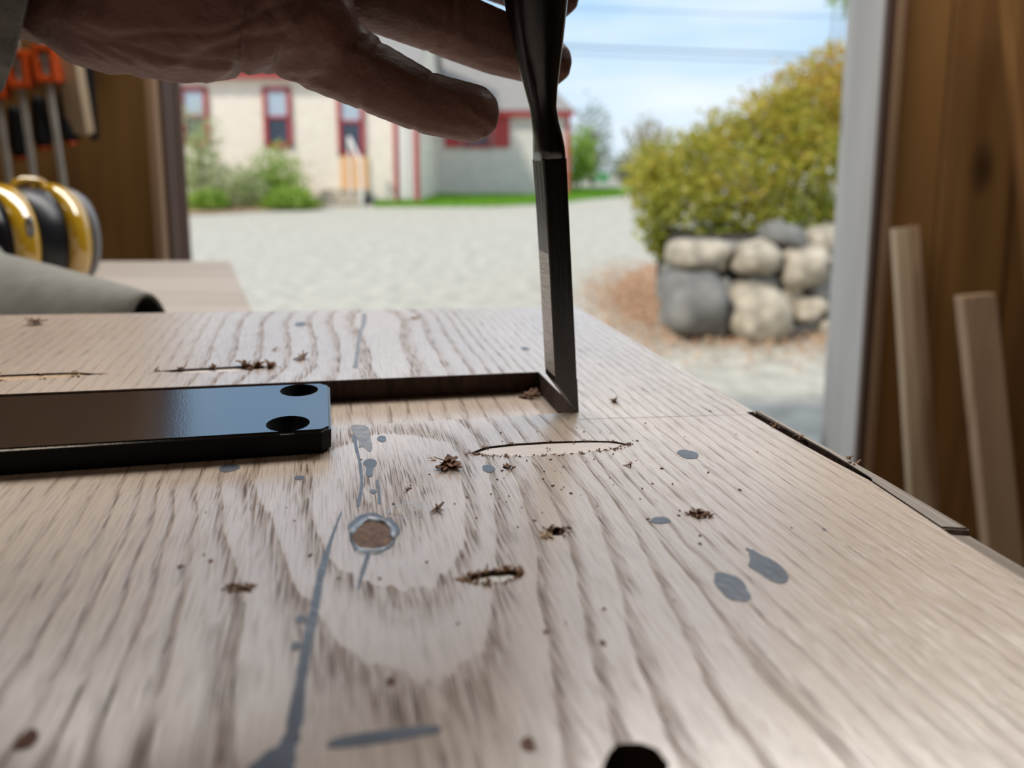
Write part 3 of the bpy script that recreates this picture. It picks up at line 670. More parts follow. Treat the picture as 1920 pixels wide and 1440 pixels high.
# local: x thickness (flat back at x=0, body to -x), y width away, z up the blade
BT, BW, BL = 0.0093, 0.0135, 0.104
def sect(z, t0, t1, w0, w1, c=0.0006):   # rectangle with slightly chamfered corners
    return [Vector(p) for p in ((t0 + c, w0, z), (t1 - c, w0, z), (t1, w0 + c, z), (t1, w1 - c, z), (t1 - c, w1, z), (t0 + c, w1, z), (t0, w1 - c, z), (t0, w0 + c, z))]
bm = bmesh.new()
secs = [sect(0.0145, -BT, 0, 0, BW), sect(0.05, -BT, 0, 0, BW), sect(0.09, -BT * 1.02, 0, 0, BW * 1.02), sect(BL, -BT * 1.05, 0.0, 0, BW * 1.05)]
loft(bm, secs)
# bevel wedge
a = [Vector(p) for p in ((-BT, 0, 0.0145), (0, 0, 0.0145), (0, BW, 0.0145), (-BT, BW, 0.0145))]
b_ = [Vector((-0.0003, 0, 0)), Vector((0, 0, 0)), Vector((0, BW, 0)), Vector((-0.0003, BW, 0))]
loft(bm, [b_, a])
mk('blade', bm, M_STEEL, ch_o)
bm = bmesh.new(); box(bm, (-BT - 0.00003, BW / 2, 0.054), (0.0001, BW * 0.94, 0.074)); o = mk('ground_face', bm, M_GRIND, ch_o); o['label'] = 'brighter ground face of the blade'
# neck and socket: rounded sections blending from the rectangle
bm = bmesh.new(); n = 32; rings = []
cx0, cy0 = -BT * 0.525, BW * 0.525
for z, rx, ry, sq, ox in ((BL - 0.0005, BT * .525, BW * .525, 14.0, 0), (BL + 0.004, BT * .53, BW * .51, 8.0, 0), (BL + 0.009, BT * .535, BW * .46, 4.2, -0.0002), (BL + 0.014, 0.0052, 0.0055, 2.4, -0.0008), (BL + 0.020, 0.0052, 0.0053, 2.1, -0.0014),
                          (BL + 0.027, 0.0064, 0.0064, 2.0, -0.0018), (BL + 0.034, 0.0078, 0.0078, 2.0, -0.002), (BL + 0.045, 0.0098, 0.0098, 2.0, -0.002), (BL + 0.060, 0.0122, 0.0122, 2.0, -0.002), (BL + 0.0685, 0.0136, 0.0136, 2.0, -0.002)):
    rg = []
    for k in range(n):
        t_ = 2 * PI * (k + .5) / n; c_, s_ = math.cos(t_), math.sin(t_)
        rr = (abs(c_) ** sq + abs(s_) ** sq) ** (-1 / sq); rg.append(Vector((cx0 + ox + rx * rr * c_, cy0 + ry * rr * s_, z)))
    rings.append(rg)
loft(bm, rings); mk('socket', bm, M_STEEL, ch_o, True)
ZS = BL + 0.0685
bm = bmesh.new(); tube(bm, [(cx0 - .002, cy0, ZS + q) for q in (-0.0008, 0.0006, 0.0030, 0.0040)], [0.0142, 0.0150, 0.0150, 0.0140], 40); mk('ferrule', bm, M_BRASS, ch_o, True)
bm = bmesh.new(); tube(bm, [(cx0 - .002, cy0, ZS + q) for q in (0.0035, 0.02, 0.05, 0.09, 0.12, 0.13, 0.134)], [0.0128, 0.0140, 0.0158, 0.0160, 0.0145, 0.0120, 0.006], 32); mk('handle', bm, M_HANDLE, ch_o, True)

# ================================================================== HAND
def capsule_chain(bm, pts):
    """pts: (u, v, depth, radius m); spheres and cones between them, to be fused by remeshing"""
    q = [(W(u, v, d), r) for u, v, d, r in pts]
    dense = []
    for (p0, r0), (p1, r1) in zip(q, q[1:]):
        nseg = max(2, int((p1 - p0).length / (0.35 * min(r0, r1))))
        for s in range(nseg): dense.append((p0.lerp(p1, s / nseg), r0 + (r1 - r0) * s / nseg))
    dense.append(q[-1])
    for p, r_ in dense: blob(bm, p, (r_, r_, r_), sub=2)
def px2m(px, d): return px / FPX * d
hb = bmesh.new()
# forearm, wrist, heel of the hand
capsule_chain(hb, [(-1400,-420,.20,.042),(-420,-150,.205,.029),(-60,-100,.21,.0262)])
capsule_chain(hb, [(-60,-100,.21,.0262),(120,-76,.212,.0252),(250,-36,.214,.0260)])
capsule_chain(hb, [(200,-20,.212,.0252),(300,-3,.212,.0250),(375,6,.212,.0242)])          # hypothenar bulge
capsule_chain(hb, [(446,3,.216,.0226),(474,2,.217,.0216)])                             # second lobe past the crease
capsule_chain(hb, [(508,14,.223,.0212),(560,42,.228,.0195)])
# palm slab up to the knuckles
for a_, b2 in (((200,-150,.235,.024),(600,-40,.250,.0145)), ((150,-220,.235,.022),(610,-130,.262,.0145)), ((120,-300,.230,.020),(600,-220,.262,.014)), ((100,-330,.22,.020),(590,-310,.258,.0135)), ((120,-260,.212,.022),(420,-330,.205,.019))):
    capsule_chain(hb, [a_, b2])
# little finger
capsule_chain(hb, [(560,42,.228,.0180),(612,95,.235,.0148),(700,146,.240,.0124),(780,185,.243,.0113),(810,196,.243,.0112),(882,212,.243,.0106)])
# ring finger, behind the chisel
capsule_chain(hb, [(600,-40,.250,.0145),(700,-12,.262,.0142),(800,26,.276,.0142),(850,48,.284,.0139),(930,80,.292,.0136),(1027,117,.297,.0107)])
# middle finger
capsule_chain(hb, [(610,-130,.262,.0145),(760,-120,.282,.0142),(880,-76,.297,.0136),(970,-38,.303,.0125),(1040,-12,.302,.0112)])
# index finger wrapping the handle
capsule_chain(hb, [(600,-220,.262,.014),(770,-245,.290,.0135),(930,-200,.304,.0122),(1060,-150,.290,.0110),(1075,-140,.265,.0100)])
# thumb in front of the handle
capsule_chain(hb, [(420,-330,.205,.019),(640,-330,.218,.0155),(800,-260,.226,.0130),(930,-200,.240,.0120),(985,-175,.249,.0105)])
me = bpy.data.meshes.new('hand'); hb.to_mesh(me); hb.free()
tmp = bpy.data.objects.new('tmp', me); COL.objects.link(tmp)
rm = tmp.modifiers.new('r', 'REMESH'); rm.mode = 'VOXEL'; rm.voxel_size = 0.0011
sm = tmp.modifiers.new('s', 'SMOOTH'); sm.factor = 0.5; sm.iterations = 6
hm = eval_mesh(tmp, 'hand'); bpy.data.objects.remove(tmp); hm.materials.clear()
# skin creases on the joints and heel
nv = len(hm.vertices); A = np.empty(nv * 3); hm.vertices.foreach_get('co', A); A = A.reshape(-1, 3)
Nn = np.empty(nv * 3); hm.vertices.foreach_get('normal', Nn); Nn = Nn.reshape(-1, 3)
disp = np.zeros(nv)
def crease(u, v, d, axis, depth, width, reach):
    global disp
    c = np.array(W(u, v, d)); ax_ = np.array(axis); ax_ = ax_ / np.linalg.norm(ax_)
    rel = A - c; s = rel @ ax_; rr = np.linalg.norm(rel - np.outer(s, ax_), axis=1)
    disp -= depth * np.exp(-(s / width) ** 2) * (rr < reach)
fd = np.array(W(882,212,.243) - W(700,146,.240)); crease(697,145,.240, fd, .0007, .0011, .02); crease(795,190,.243, fd, .0006, .0009, .02)
fd = np.array(W(930,80,.292) - W(800,26,.276)); crease(820,34,.28, fd, .0006, .0010, .02)
for k, (v_, tl) in enumerate(((58, -.10), (82, -.06), (100, -.03), (114, .0), (126, .03), (136, .06))):      # wrinkles sweeping along the underside of the heel
    cc = np.array(W(330, v_, .19)); n_ = np.array([tl, 0.25, 1.0]); rel = A - cc
    s_ = rel @ (n_ / np.linalg.norm(n_)) - 1.8 * (rel[:, 0] + .004) ** 2 * 6 + 0.0009 * np.sin(A[:, 0] * 210 + k * 2)
    msk = np.exp(-(np.abs(rel[:, 0]) / 0.026) ** 4) * (A[:, 1] < .225); disp -= 0.00075 * np.exp(-(s_ / 0.0007) ** 2) * msk
def groove(u0, v0, u1, v1, depth, width):
    global disp
    a_, b_ = np.array(ray(u0, v0)), np.array(ray(u1, v1)); n_ = np.cross(a_, b_); n_ /= np.linalg.norm(n_)
    rel = A - np.array(CAM); s_ = rel @ n_ + 0.0012 * np.sin(A[:, 2] * 130)
    disp -= depth * np.exp(-(s_ / width) ** 2) * (A[:, 1] < .24) * (A[:, 0] < -.05) * (A[:, 0] > -.12)
groove(484, -20, 452, 150, .0014, .0011); groove(588, -10, 512, 145, .0010, .0012)
A = A + Nn * disp[:, None]; hm.vertices.foreach_set('co', A.reshape(-1)); hm.update()
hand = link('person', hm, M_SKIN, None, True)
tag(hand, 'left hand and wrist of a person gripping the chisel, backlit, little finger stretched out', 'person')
# sleeve cuff (child of the person)
bm = bmesh.new(); rings = []
d1 = (W(-1400, -420, .20) - W(30, -62, .205)).normalized(); av = W(-4, 172, .205) - W(28, -62, .205); bv = W(28, -62, .205) - W(64, -70, .170)
for s, f_ in ((0.004, .90), (0.0, .97), (0.001, 1.02), (0.008, 1.04), (0.03, 1.03), (0.07, 1.05), (0.16, 1.15), (0.19, 1.15)):
    c = W(28, -62, .205) + d1 * s
    rings.append([c + (av * math.cos(2 * PI * k / 48) + bv * math.sin(2 * PI * k / 48)) * f_ * (1 + 0.025 * math.sin(k * 1.7 + s * 60)) for k in range(48)])
loft(bm, rings, cap=False); o = mk('sleeve', bm, M_SLEEVE, hand, True); o.modifiers.new('t', 'SOLIDIFY').thickness = 0.003
o['label'] = 'grey knit sleeve cuff at the wrist'

# ================================================================== BENCHES
BZ = 1.135
b1 = empty('workbench', (-0.25, 0.0, FZ), label='plain wooden workbench underneath the grained slab', cat='workbench')
def bench(root, x0, x1, y0, y1, ztop, th, m):
    loc = root.location
    bm = bmesh.new(); box(bm, ((x0 + x1) / 2 - loc.x, (y0 + y1) / 2 - loc.y, ztop - th / 2 - loc.z), (x1 - x0, y1 - y0, th), bevel=0.003); mk('top', bm, m, root)
    for x_ in (x0 + .06, x1 - .06):
        for y_ in (y0 + .06, y1 - .06):
            bm = bmesh.new(); box(bm, (x_ - loc.x, y_ - loc.y, (ztop - th - loc.z) / 2), (.07, .07, ztop - th - loc.z), bevel=0.003); mk('leg', bm, m, root)
lowz = min((TM @ Vector((x_, y_, -STH))).z for x_ in (SX0, SX1) for y_ in (SY0, SY1))
bench(b1, -0.62, 0.12, -0.36, 0.24, lowz - 0.001, 0.04, M_BENCH)
bm = bmesh.new(); q = TM @ Vector((-0.55, 0, -STH)); box(bm, (-0.52, -0.03, (lowz + q.z - .003) / 2), (0.04, 0.5, q.z - lowz - .003)); 
tag(mk('batten', bm, M_PALEW), 'pale batten packing up the left side of the slab', 'batten')
# second table, back left, with a grey-brown board top
SZ = 1.150
p1 = G(432, 489, SZ); p2 = G(482, 600, SZ); dv = (p1 - p2).normalized()
b2 = empty('side_table', (p1.x - .35, p1.y - .2, FZ), label='low table with a smooth pale greyish top, behind the slab at left', cat='table')
back_l = Vector((-1.35, G(100, 491, SZ).y - 0.0, SZ)); fr_r = p1 - dv * 0.57; fr_l = Vector((-1.35, fr_r.y, SZ))
bm = bmesh.new(); lc = b2.location
prism(bm, [Vector((q.x - lc.x, q.y - lc.y)) for q in (fr_l, fr_r, p1, back_l)], SZ - .03 - FZ, SZ - FZ); 
bmesh.ops.bevel(bm, geom=bm.edges[:], offset=.002, segments=2, affect='EDGES'); mk('top', bm, M_BENCH, b2)
for x_, y_ in ((-1.28, fr_r.y + .06), (fr_r.x - .08, fr_r.y + .06), (-1.28, p1.y - .07), (p1.x - .08, p1.y - .07)):
    bm = bmesh.new(); box(bm, (x_ - lc.x, y_ - lc.y, (SZ - .03 - FZ) / 2), (.05, .05, SZ - .03 - FZ), bevel=.003); mk('leg', bm, M_BENCH, b2)

# ear defenders lying on the table: two cups facing each other
ec = W(56, 472, 0.755); em = empty('ear_defenders', (ec.x, ec.y, SZ), label='glossy yellow and black ear defenders standing behind the grey cap', cat='ear defenders')
adir = Vector((0.50, 0.866, 0)).normalized(); sdir = Vector((-adir.y, adir.x, 0)); up = Vector((0, 0, 1))
def shell(name, prof, m, squ=2.15, par=em, zc=None):
    """profile of (offset along axis, half height)"""
    bm = bmesh.new(); rg = []
    for s, r_ in prof:
        ring = []
        for k in range(40):
            t_ = 2 * PI * k / 40; c_, s_ = math.cos(t_), math.sin(t_); rr = (abs(c_) ** squ + abs(s_) ** squ) ** (-1 / squ) * r_
            ring.append(adir * s + sdir * (c_ * rr * 0.97) + up * (s_ * rr + EH))
        rg.append(ring)
    loft(bm, rg); return mk(name, bm, m, par, True)
EH = ec.z - SZ; EH = max(EH, 0.0645)
shell('ear_cup', [(-.079, .004), (-.078, .024), (-.074, .039), (-.066, .051), (-.054, .0585), (-.040, .0618)], M_BLKP)['label'] = 'black domed ear cup'
shell('cup_rim', [(-.041, .0605), (-.040, .0628), (-.033, .0645), (-.024, .0648), (-.017, .0625), (-.015, .056)], M_YEL)['label'] = 'bright yellow rim of the near cup'
shell('cushion', [(-.017, .056), (-.010, .0585), (.000, .0595), (.012, .0585), (.017, .056)], M_CUSH)
shell('cup_rim', [(.013, .056), (.015, .0625), (.022, .0640), (.030, .0628), (.037, .0590), (.038, .055)], M_YEL)['label'] = 'bright yellow rim of the far cup'
shell('ear_cup', [(.037, .0575), (.043, .0575), (.050, .0530), (.055, .040), (.058, .018), (.059, .004)], M_GREYC)['label'] = 'grey far ear cup'
bm = bmesh.new(); c = W(64, 425, 0.684) - em.location; tube(bm, [c + adir * -.004 + Vector((math.cos(a) * .0, 0, 0)) + (sdir * math.cos(a) * .005 + up * math.sin(a) * .009) for a in np.linspace(0, 2 * PI, 17)], .0018, 8); mk('ring', bm, M_GREYC, em, True)
bm = bmesh.new(); tube(bm, [adir * s + sdir * .0 + up * (EH + h) for s, h in ((-.012, .056), (-.008, .064), (.000, .067), (.010, .067), (.018, .064), (.022, .058))], .0045, 10); mk('headband', bm, M_YEL, em, True)

# grey cap with its curved brim pointing right
cc = W(30, 575, 0.585); capo = empty('baseball_cap', (cc.x, cc.y, SZ), label='grey cloth cap with a dark undersided curved brim, at the left edge', cat='cap')
def capw(u, v, d): return W(u, v, d) - capo.location
bm = bmesh.new(); rings = []
# brim: arched sheet; long axis to the right, arch across view depth
tipx = W(355, 575, 0.56).x - cc.x; x0_ = W(-60, 560, 0.585).x - cc.x
nU, nV = 24, 16; grid = []
for i in range(nU + 1):
    s = i / nU; x_ = x0_ + (tipx - x0_) * s
    half = 0.066 - 0.024 * max(0, s - 0.3) / 0.7 - 0.018 * max(0, s - .85) / .15
    hgt = 0.053 * (1 - s * 0.10); row = []
    for j in range(nV + 1):
        t_ = j / nV * 2 - 1; row.append(Vector((x_ - 0.0 * abs(t_), t_ * half, 0.006 + hgt * (1 - abs(t_) ** 2.2) + (0.010 * (1 - s)))))
    grid.append(row)
vs = [[bm.verts.new(p) for p in row] for row in grid]
for i in range(nU):
    for j in range(nV): bm.faces.new((vs[i][j], vs[i + 1][j], vs[i + 1][j + 1], vs[i][j + 1]))
bmesh.ops.recalc_face_normals(bm, faces=bm.faces)
rotb = Matrix.Rotation(math.radians(-24), 4, 'Z') @ Matrix.Rotation(math.radians(1.5), 4, 'Y'); 
br = mk('brim', bm, M_CAP, capo, True); br.matrix_basis = rotb; md = br.modifiers.new('t', 'SOLIDIFY'); md.thickness = 0.003; md.offset = 0
br.data.materials.append(M_CAPD); md.material_offset = 0
bm = bmesh.new(); vs = [[bm.verts.new(p - Vector((0, 0, .0024))) for p in row] for row in grid]
for i in range(nU):
    for j in range(nV): bm.faces.new((vs[i][j], vs[i][j + 1], vs[i + 1][j + 1], vs[i + 1][j]))
o = mk('brim_lining', bm, M_CAPD, capo, True); o.matrix_basis = rotb; o.modifiers.new('t', 'SOLIDIFY').thickness = .0008
bm = bmesh.new(); cr = capw(-165, 560, .60); vsr = blob(bm, (cr.x, cr.y - .005, 0.010), (.088, .082, .105), sub=4)
bmesh.ops.delete(bm, geom=[v_ for v_ in bm.verts if v_.co.z < 0.004], context='VERTS'); o = mk('crown', bm, M_CAP, capo, True); o.modifiers.new('t', 'SOLIDIFY').thickness = .002
bm = bmesh.new(); c0 = Vector((cr.x, cr.y - .005, .010))
for a in (0, PI / 3, 2 * PI / 3): tube(bm, [c0 + Vector((.0885 * math.cos(b) * math.cos(a), .0825 * math.cos(b) * math.sin(a), .1055 * math.sin(b))) for b in np.linspace(0.02, PI - .02, 30)], .0009, 6)
mk('seam', bm, M_CAP, capo, True)

# ================================================================== CLAMPS on the front wall at left
def clamp(u0, v0, u1, v1, d, label, head_v, hide_head=False):
    a, b_ = W(u0, v0, d), W(u1, v1, d + 0.02)
    root = empty('bar_clamp', a, label, 'clamp', 'bar clamps hung on the left wall')
    dr = (b_ - a).normalized(); side = dr.cross(Vector((0, 1, 0))).normalized(); nrm = dr.cross(side).normalized()
    rot = Matrix((side, nrm, dr)).transposed(); top = a - dr * 0.14; bot = b_
    bm = bmesh.new(); box(bm, (top + bot) / 2 - a, (.012, .007, (bot - top).length), rot, bevel=.001); mk('bar', bm, M_BAR, root)
    # orange sliding head: a frame around the bar with an opening
    bm = bmesh.new(); h = W(u0 - 1, head_v, d) - a
    for off, s in ((side * .018, (.012, .026, .074)), (side * -.018, (.012, .026, .074))): box(bm, h + off, s, rot, bevel=.003)
    for off in (dr * .032, dr * -.032): box(bm, h + off, (.044, .026, .016), rot, bevel=.003)
    mk('head', bm, M_ORANGE, root)
    bm = bmesh.new(); box(bm, h + dr * -.012 + nrm * .006*0, (.022, .016, .016), rot, bevel=.002); mk('screw_block', bm, M_BAR, root)
    bm = bmesh.new(); box(bm, h + Vector((0,.014,0)) + dr * .012, (.028, .006, .05), rot); mk('back_plate', bm, M_BLKP, root)
    bm = bmesh.new(); hp = h + dr * 0.095 + Vector((.0, .045, 0))
    tube(bm, [hp + dr * q for q in (-.045, -.035, .0, .045, .062, .068)], [.008, .015, .017, .019, .016, .008], 14); mk('grip', bm, M_NAVY, root, True)
    bm = bmesh.new(); tube(bm, [hp + dr * q for q in (.066, .076)], [.014, .013], 14); mk('grip_end', bm, M_ORANGE, root, True)
    return root
clamp(38, 150, 66, 352, 1.50, 'middle orange bar clamp of the three hanging at the left edge', 130)
clamp(90, 145, 124, 380, 1.50, 'orange bar clamp nearest to the pale slanting board', 120)
clamp(-8, 160, 20, 350, 1.50, 'leftmost orange bar clamp, its head hidden behind the sleeve', 150)
bm = bmesh.new(); box(bm, W(60, 25, 1.58), (.30, .02, .05), bevel=.003)
tag(mk('clamp_rack', bm, M_DARKW), 'dark wooden rail from which the clamps hang', 'rack')
def stick(name, u0, v0, u1, v1, d0, d1, w_, t_, m, label, cat):
    a, b_ = W(u0, v0, d0), W(u1, v1, d1); dr = (b_ - a).normalized(); side = dr.cross(Vector((0, 1, 0))).normalized(); nrm = dr.cross(side).normalized()
    rot = Matrix((side, nrm, dr)).transposed(); root_loc = b_
    bm = bmesh.new(); box(bm, (a + b_) / 2 - root_loc, (w_, t_, (b_ - a).length), rot, bevel=.0025)
    o = mk(name, bm, m); o.location = root_loc; return tag(o, label, cat)
stick('wood_offcut', 117, 40, 153, 250, 1.50, 1.56, .044, .030, M_PALEW, 'pale slanting board end hung beside the orange clamps', 'board')
stick('metal_rule', 158, 40, 178, 262, 1.57, 1.59, .016, .012, M_NAVY, 'dark narrow strip hung to the right of the pale slanting board', 'strip')
fz = FZ
def lean(u0, v0, u1, v1, d, w_, t_, m, label):
    a, b_ = W(u0, v0, d + .06), W(u1, v1, d - .02); dr = (b_ - a); b_ = a + dr * ((a.z - FZ - .006) / -dr.z); dr = dr.normalized()
    side = dr.cross(Vector((0, 1, 0))).normalized(); nrm = dr.cross(side).normalized(); rot = Matrix((side, nrm, dr)).transposed()
    bm = bmesh.new(); box(bm, (a - b_) / 2, (w_, t_, (b_ - a).length), rot, bevel=.003); o = mk('leaning_stick', bm, m); o.location = b_
    return tag(o, label, 'wood stick')
lean(1687, 428, 1716, 900, 1.50, .034, .022, M_PALEW, 'pale narrow stick leaning on the wall nearest the doorway')
lean(1712, 424, 1745, 900, 1.56, .022, .02, M_TANW, 'slim brown stick leaning just right of the pale one')
lean(1828, 552, 1876, 1010, 1.36, .070, .030, M_TANW, 'wide brown board leaning farther right against the planks')
lean(1895, -60, 1975, 800, 1.48, .045, .03, M_PINE, 'tall dark board leaning at the right edge of the picture')

# ================================================================== OUTSIDE
bm = bmesh.new(); NX, NY = 90, 90; gv = {}
for i in range(NX + 1):
    for j in range(NY + 1):
        x_ = -60 + 120 * i / NX; y_ = -20 + 120 * (j / NY); z_ = 0.03 * mnoise.noise(Vector((x_ * .3, y_ * .3, 0)))
        if abs(x_) < 4 and y_ < 4: z_ = -0.005
        gv[i, j] = bm.verts.new((x_, y_, z_ - 0.02))
for i in range(NX):
    for j in range(NY): bm.faces.new((gv[i, j], gv[i + 1, j], gv[i + 1, j + 1], gv[i, j + 1]))
tag(mk('gravel_ground', bm, M_GRAVEL, smooth=True), kind='structure')
def patch(name, pts, z, m, label=None, cat=None, kind=None, th=.06):
    bm = bmesh.new(); prism(bm, pts, z - th, z); o = mk(name, bm, m); return tag(o, label, cat, kind=kind)
lawn_pts = [G(700,387,.02), G(900,385,.02), G(1050,379,.02), G(1168,366,.02), G(1200,352,.02), G(1050,350,.02), G(700,352,.02)]
patch('lawn', lawn_pts, .03, M_LAWN, kind='structure')
bm = bmesh.new(); R = random.Random(9)
for k in range(9000):
    u = R.uniform(702, 1165); v = R.uniform(354, 386 - max(0, u - 950) * .09); p = G(u, v, .03); h = R.uniform(.08, .17); a = R.uniform(0, PI); s = Vector((math.cos(a), math.sin(a), 0)) * .025; l = Vector((R.gauss(0, .03), R.gauss(0, .03), h))
    bm.faces.new([bm.verts.new(q) for q in (p - s, p + s, p + l)])
tag(mk('lawn_grass', bm, M_GRASS), 'bright green grass of the lawn strip in front of the house', 'grass', kind='stuff')
mul = [G(1150,545), G(1180,515), G(1215,495), G(1290,500), G(1420,560), G(1560,600), G(1560,632), G(1330,620), G(1180,600)]
patch('leaf_litter_bed', mul, .012, M_MULCH, kind='structure', th=.05)
def _later(): pass
def leaf_into(vsl, fcs, tones, p, s, R, tone):
    a = Vector((R.gauss(0, 1), R.gauss(0, 1), R.gauss(0, 1))).normalized(); b_ = a.cross(Vector((R.gauss(0, 1), R.gauss(0, 1), R.gauss(0, 1)))).normalized()
    n0 = len(vsl); vsl += [p - a * s, p + b_ * s * .5, p + a * s, p - b_ * s * .5]; fcs.append((n0, n0 + 1, n0 + 2, n0 + 3)); tones += [tone] * 4
def leaves(name, vsl, fcs, tones, m, parent):
    me = bpy.data.meshes.new(name); me.from_pydata([tuple(v) for v in vsl], [], fcs); at = me.attributes.new('tone', 'FLOAT', 'POINT'); at.data.foreach_set('value', np.array(tones, np.float32))
    o = link(name, me, m, parent); o['kind'] = 'stuff'; return o
R = random.Random(77); V_, F_, T_ = [], [], []
for k in range(5200):
    if R.random() < .6: u, v = R.gauss(1190, 50), R.gauss(545, 28)
    else: u, v = R.uniform(1100, 1600), R.gauss(622, 24)
    if v < 480 or v > 700: continue
    leaf_into(V_, F_, T_, G(u, v, .02 + .02 * R.random()), R.uniform(.012, .028), R, R.random())
M_DEADL = leafm('dead_peach_leaves', [(0.46, 0.25, 0.13), (0.66, 0.42, 0.26), (0.72, 0.55, 0.40)])
o = leaves('dead_leaves', V_, F_, T_, M_DEADL, None); tag(o, 'peach coloured dead leaves strewn on the gravel before the stone wall', 'dead leaves')
def bush(name, base, clumps, n, ls, m, label, cat, seed, group=None, tonef=None, stems=7):
    """clumps: (dx, dy, dz, rx, ry, rz) about the base"""
    R = random.Random(seed); root = empty(name, base, label, cat, group); V_, F_, T_ = [], [], []
    tot = sum(c[3] * c[5] for c in clumps)
    for c in clumps:
        cc = Vector(c[:3])
        for k in range(int(n * c[3] * c[5] / tot)):
            d = Vector((R.gauss(0, 1), R.gauss(0, 1), R.gauss(0, 1))).normalized() * (R.random() ** 0.45) * (1 + 0.22 * R.gauss(0, 1) * .6)
            p = cc + Vector((d.x * c[3], d.y * c[4], d.z * c[5]))
            if p.z < .02: p.z = .02 + R.random() * .1
            tone = tonef(p, R) if tonef else R.random() * .65
            leaf_into(V_, F_, T_, p, ls * R.uniform(.6, 1.3), R, tone)
    leaves('foliage', V_, F_, T_, m, root)
    for k in range(stems):
        c = clumps[k % len(clumps)]; bm = bmesh.new(); e = Vector(c[:3]) + Vector((R.uniform(-.4, .4) * c[3], R.uniform(-.4, .4) * c[4], R.uniform(0, .5) * c[5])); st = Vector((e.x * .25 + R.gauss(0, .05), e.y * .25, 0))
        tube(bm, [st, st.lerp(e, .5) + Vector((R.gauss(0, .06), 0, .05)), e], [.022 * ls / .04, .014 * ls / .04, .005], 6); mk('stem', bm, M_BARK, root, True)
    return root
# big shrub above the stone wall, leaves orange toward the top
bd = 6.3
def shrub_clump(u, v, ru, rv, d=bd):
    p = W(u, v, d); return p, ru / FPX * d, rv / FPX * d
base = Vector((W(1420, 400, bd).x, bd, 0)); cl = []
for u, v, ru, rv, dd in ((1500,190,75,75,0),(1560,140,60,60,.2),(1440,230,75,65,0),(1360,265,75,60,.2),(1290,300,75,60,0),(1225,330,55,65,.1),(1300,370,85,65,-.2),(1400,330,90,70,-.2),(1500,300,90,80,-.1),(1560,240,70,90,.3),(1230,400,45,60,-.1),(1440,400,100,55,-.2),(1540,400,60,50,0),(1640,230,90,110,.4),(1650,370,90,90,.3),(1340,430,60,40,-.2),(1235,455,26,36,-.1)):
    p, rx, rz = shrub_clump(u, v, ru, rv, bd + dd); cl.append((p.x - base.x, p.y - base.y, p.z, rx, rx * 1.1, rz))
bush('large_shrub', base, cl, 21000, .034, M_LEAFY, 'large yellow green shrub with orange tips above the stone wall', 'shrub', 11,
     tonef=lambda p, R: min(.75, max(0, .16 + .28 * max(0, p.z - .9) + .12 * R.gauss(0, 1) + .25 * mnoise.noise(p * 2.2))), stems=17)
# far trees right of the house
for k, (u, v, ru, rv, d, m_, lb) in enumerate(((1215,290,50,75,30,M_LEAFB,'brownish bare looking tree between the house and the large shrub'),(1110,260,40,70,42,M_LEAFD,'hazy green tree just right of the house corner'),(1085,285,35,45,36,M_LEAFG,'low green bush at the far right corner of the house'),(1180,310,45,28,46,M_LEAFD,'low dull hedge farthest away beyond the lawn'))):
    p = W(u, v, d); b0 = Vector((p.x, d, 0)); bush('far_tree', b0, [(0, 0, p.z, ru / FPX * d, 1.2, rv / FPX * d), (.3, .2, p.z * .6, ru / FPX * d * .8, 1.2, rv / FPX * d * .6), (-.3, .1, p.z * .35, ru / FPX * d * .7, 1, rv / FPX * d * .4)], 1500, .13, m_, lb, 'tree', 20 + k, 'trees beyond the lawn', stems=3)
# tree branch at the very top beside the jamb
p = W(1572, -22, 9); bush('tree_branch', Vector((p.x, 9, 0)), [(0, 0, p.z + .12, .26, .3, .34), (.35, 0, p.z + .1, .45, .4, .45)], 900, .045, M_LEAFG, 'leafy tree whose branch hangs in at the top beside the jamb', 'tree', 31, stems=3)
# garden shrubs by the house
GD = 19.0
def gb(name, u, vtop, vbot, wpx, d, m_, lb, seed, n=1700, ls=.075):
    b0 = G(u, vbot, 0); dd = b0.y; h = (vbot - vtop) / FPX * dd; rx = wpx / FPX * dd / 2
    return bush(name, Vector((b0.x, b0.y, 0)), [(0, 0, h * .55, rx * .8, rx * .7, h * .45), (rx * .35, 0, h * .3, rx * .65, rx * .6, h * .3), (-rx * .35, 0, h * .3, rx * .65, rx * .6, h * .3)], n, ls, m_, lb, 'shrub', seed, 'shrubs in the garden by the house', stems=4)
gb('garden_shrub', 380, 195, 392, 110, GD, M_LEAFP, 'tall pale green shrub in front of the leftmost window', 41, 1500)
gb('garden_shrub', 520, 268, 388, 130, GD, M_LEAFG, 'green rounded shrub under the second house window', 42)
gb('garden_shrub', 455, 310, 392, 120, GD, M_LEAFP, 'low pale shrub between the two leftmost windows', 43)
gb('garden_shrub', 390, 355, 396, 90, GD, M_LEAFG, 'low bright green plants at the left end of the bed', 44)
gb('garden_shrub', 545, 350, 393, 120, GD, M_LEAFG, 'bright green clump at the right front of the bed', 45)
gb('garden_shrub', 730, 312, 372, 60, GD, M_LEAFB, 'brownish shrub right of the steps', 46)
gb('garden_shrub', 845, 288, 366, 74, GD, M_LEAFB, 'tan rounded bush in front of the right wing', 47)
gb('garden_shrub', 783, 322, 366, 42, GD, M_LEAFG, 'small dark green bush left of the tan bush', 48, 700)
gb('garden_shrub', 925, 332, 362, 90, GD, M_LEAFG, 'low green plants below the red window', 49, 800)
bed = [G(345,402,.0), G(470,396,.0), G(606,391,.0), G(604,372,.0), G(330,372,.0)]
patch('garden_bed', bed, .03, M_MULCH, kind='structure')
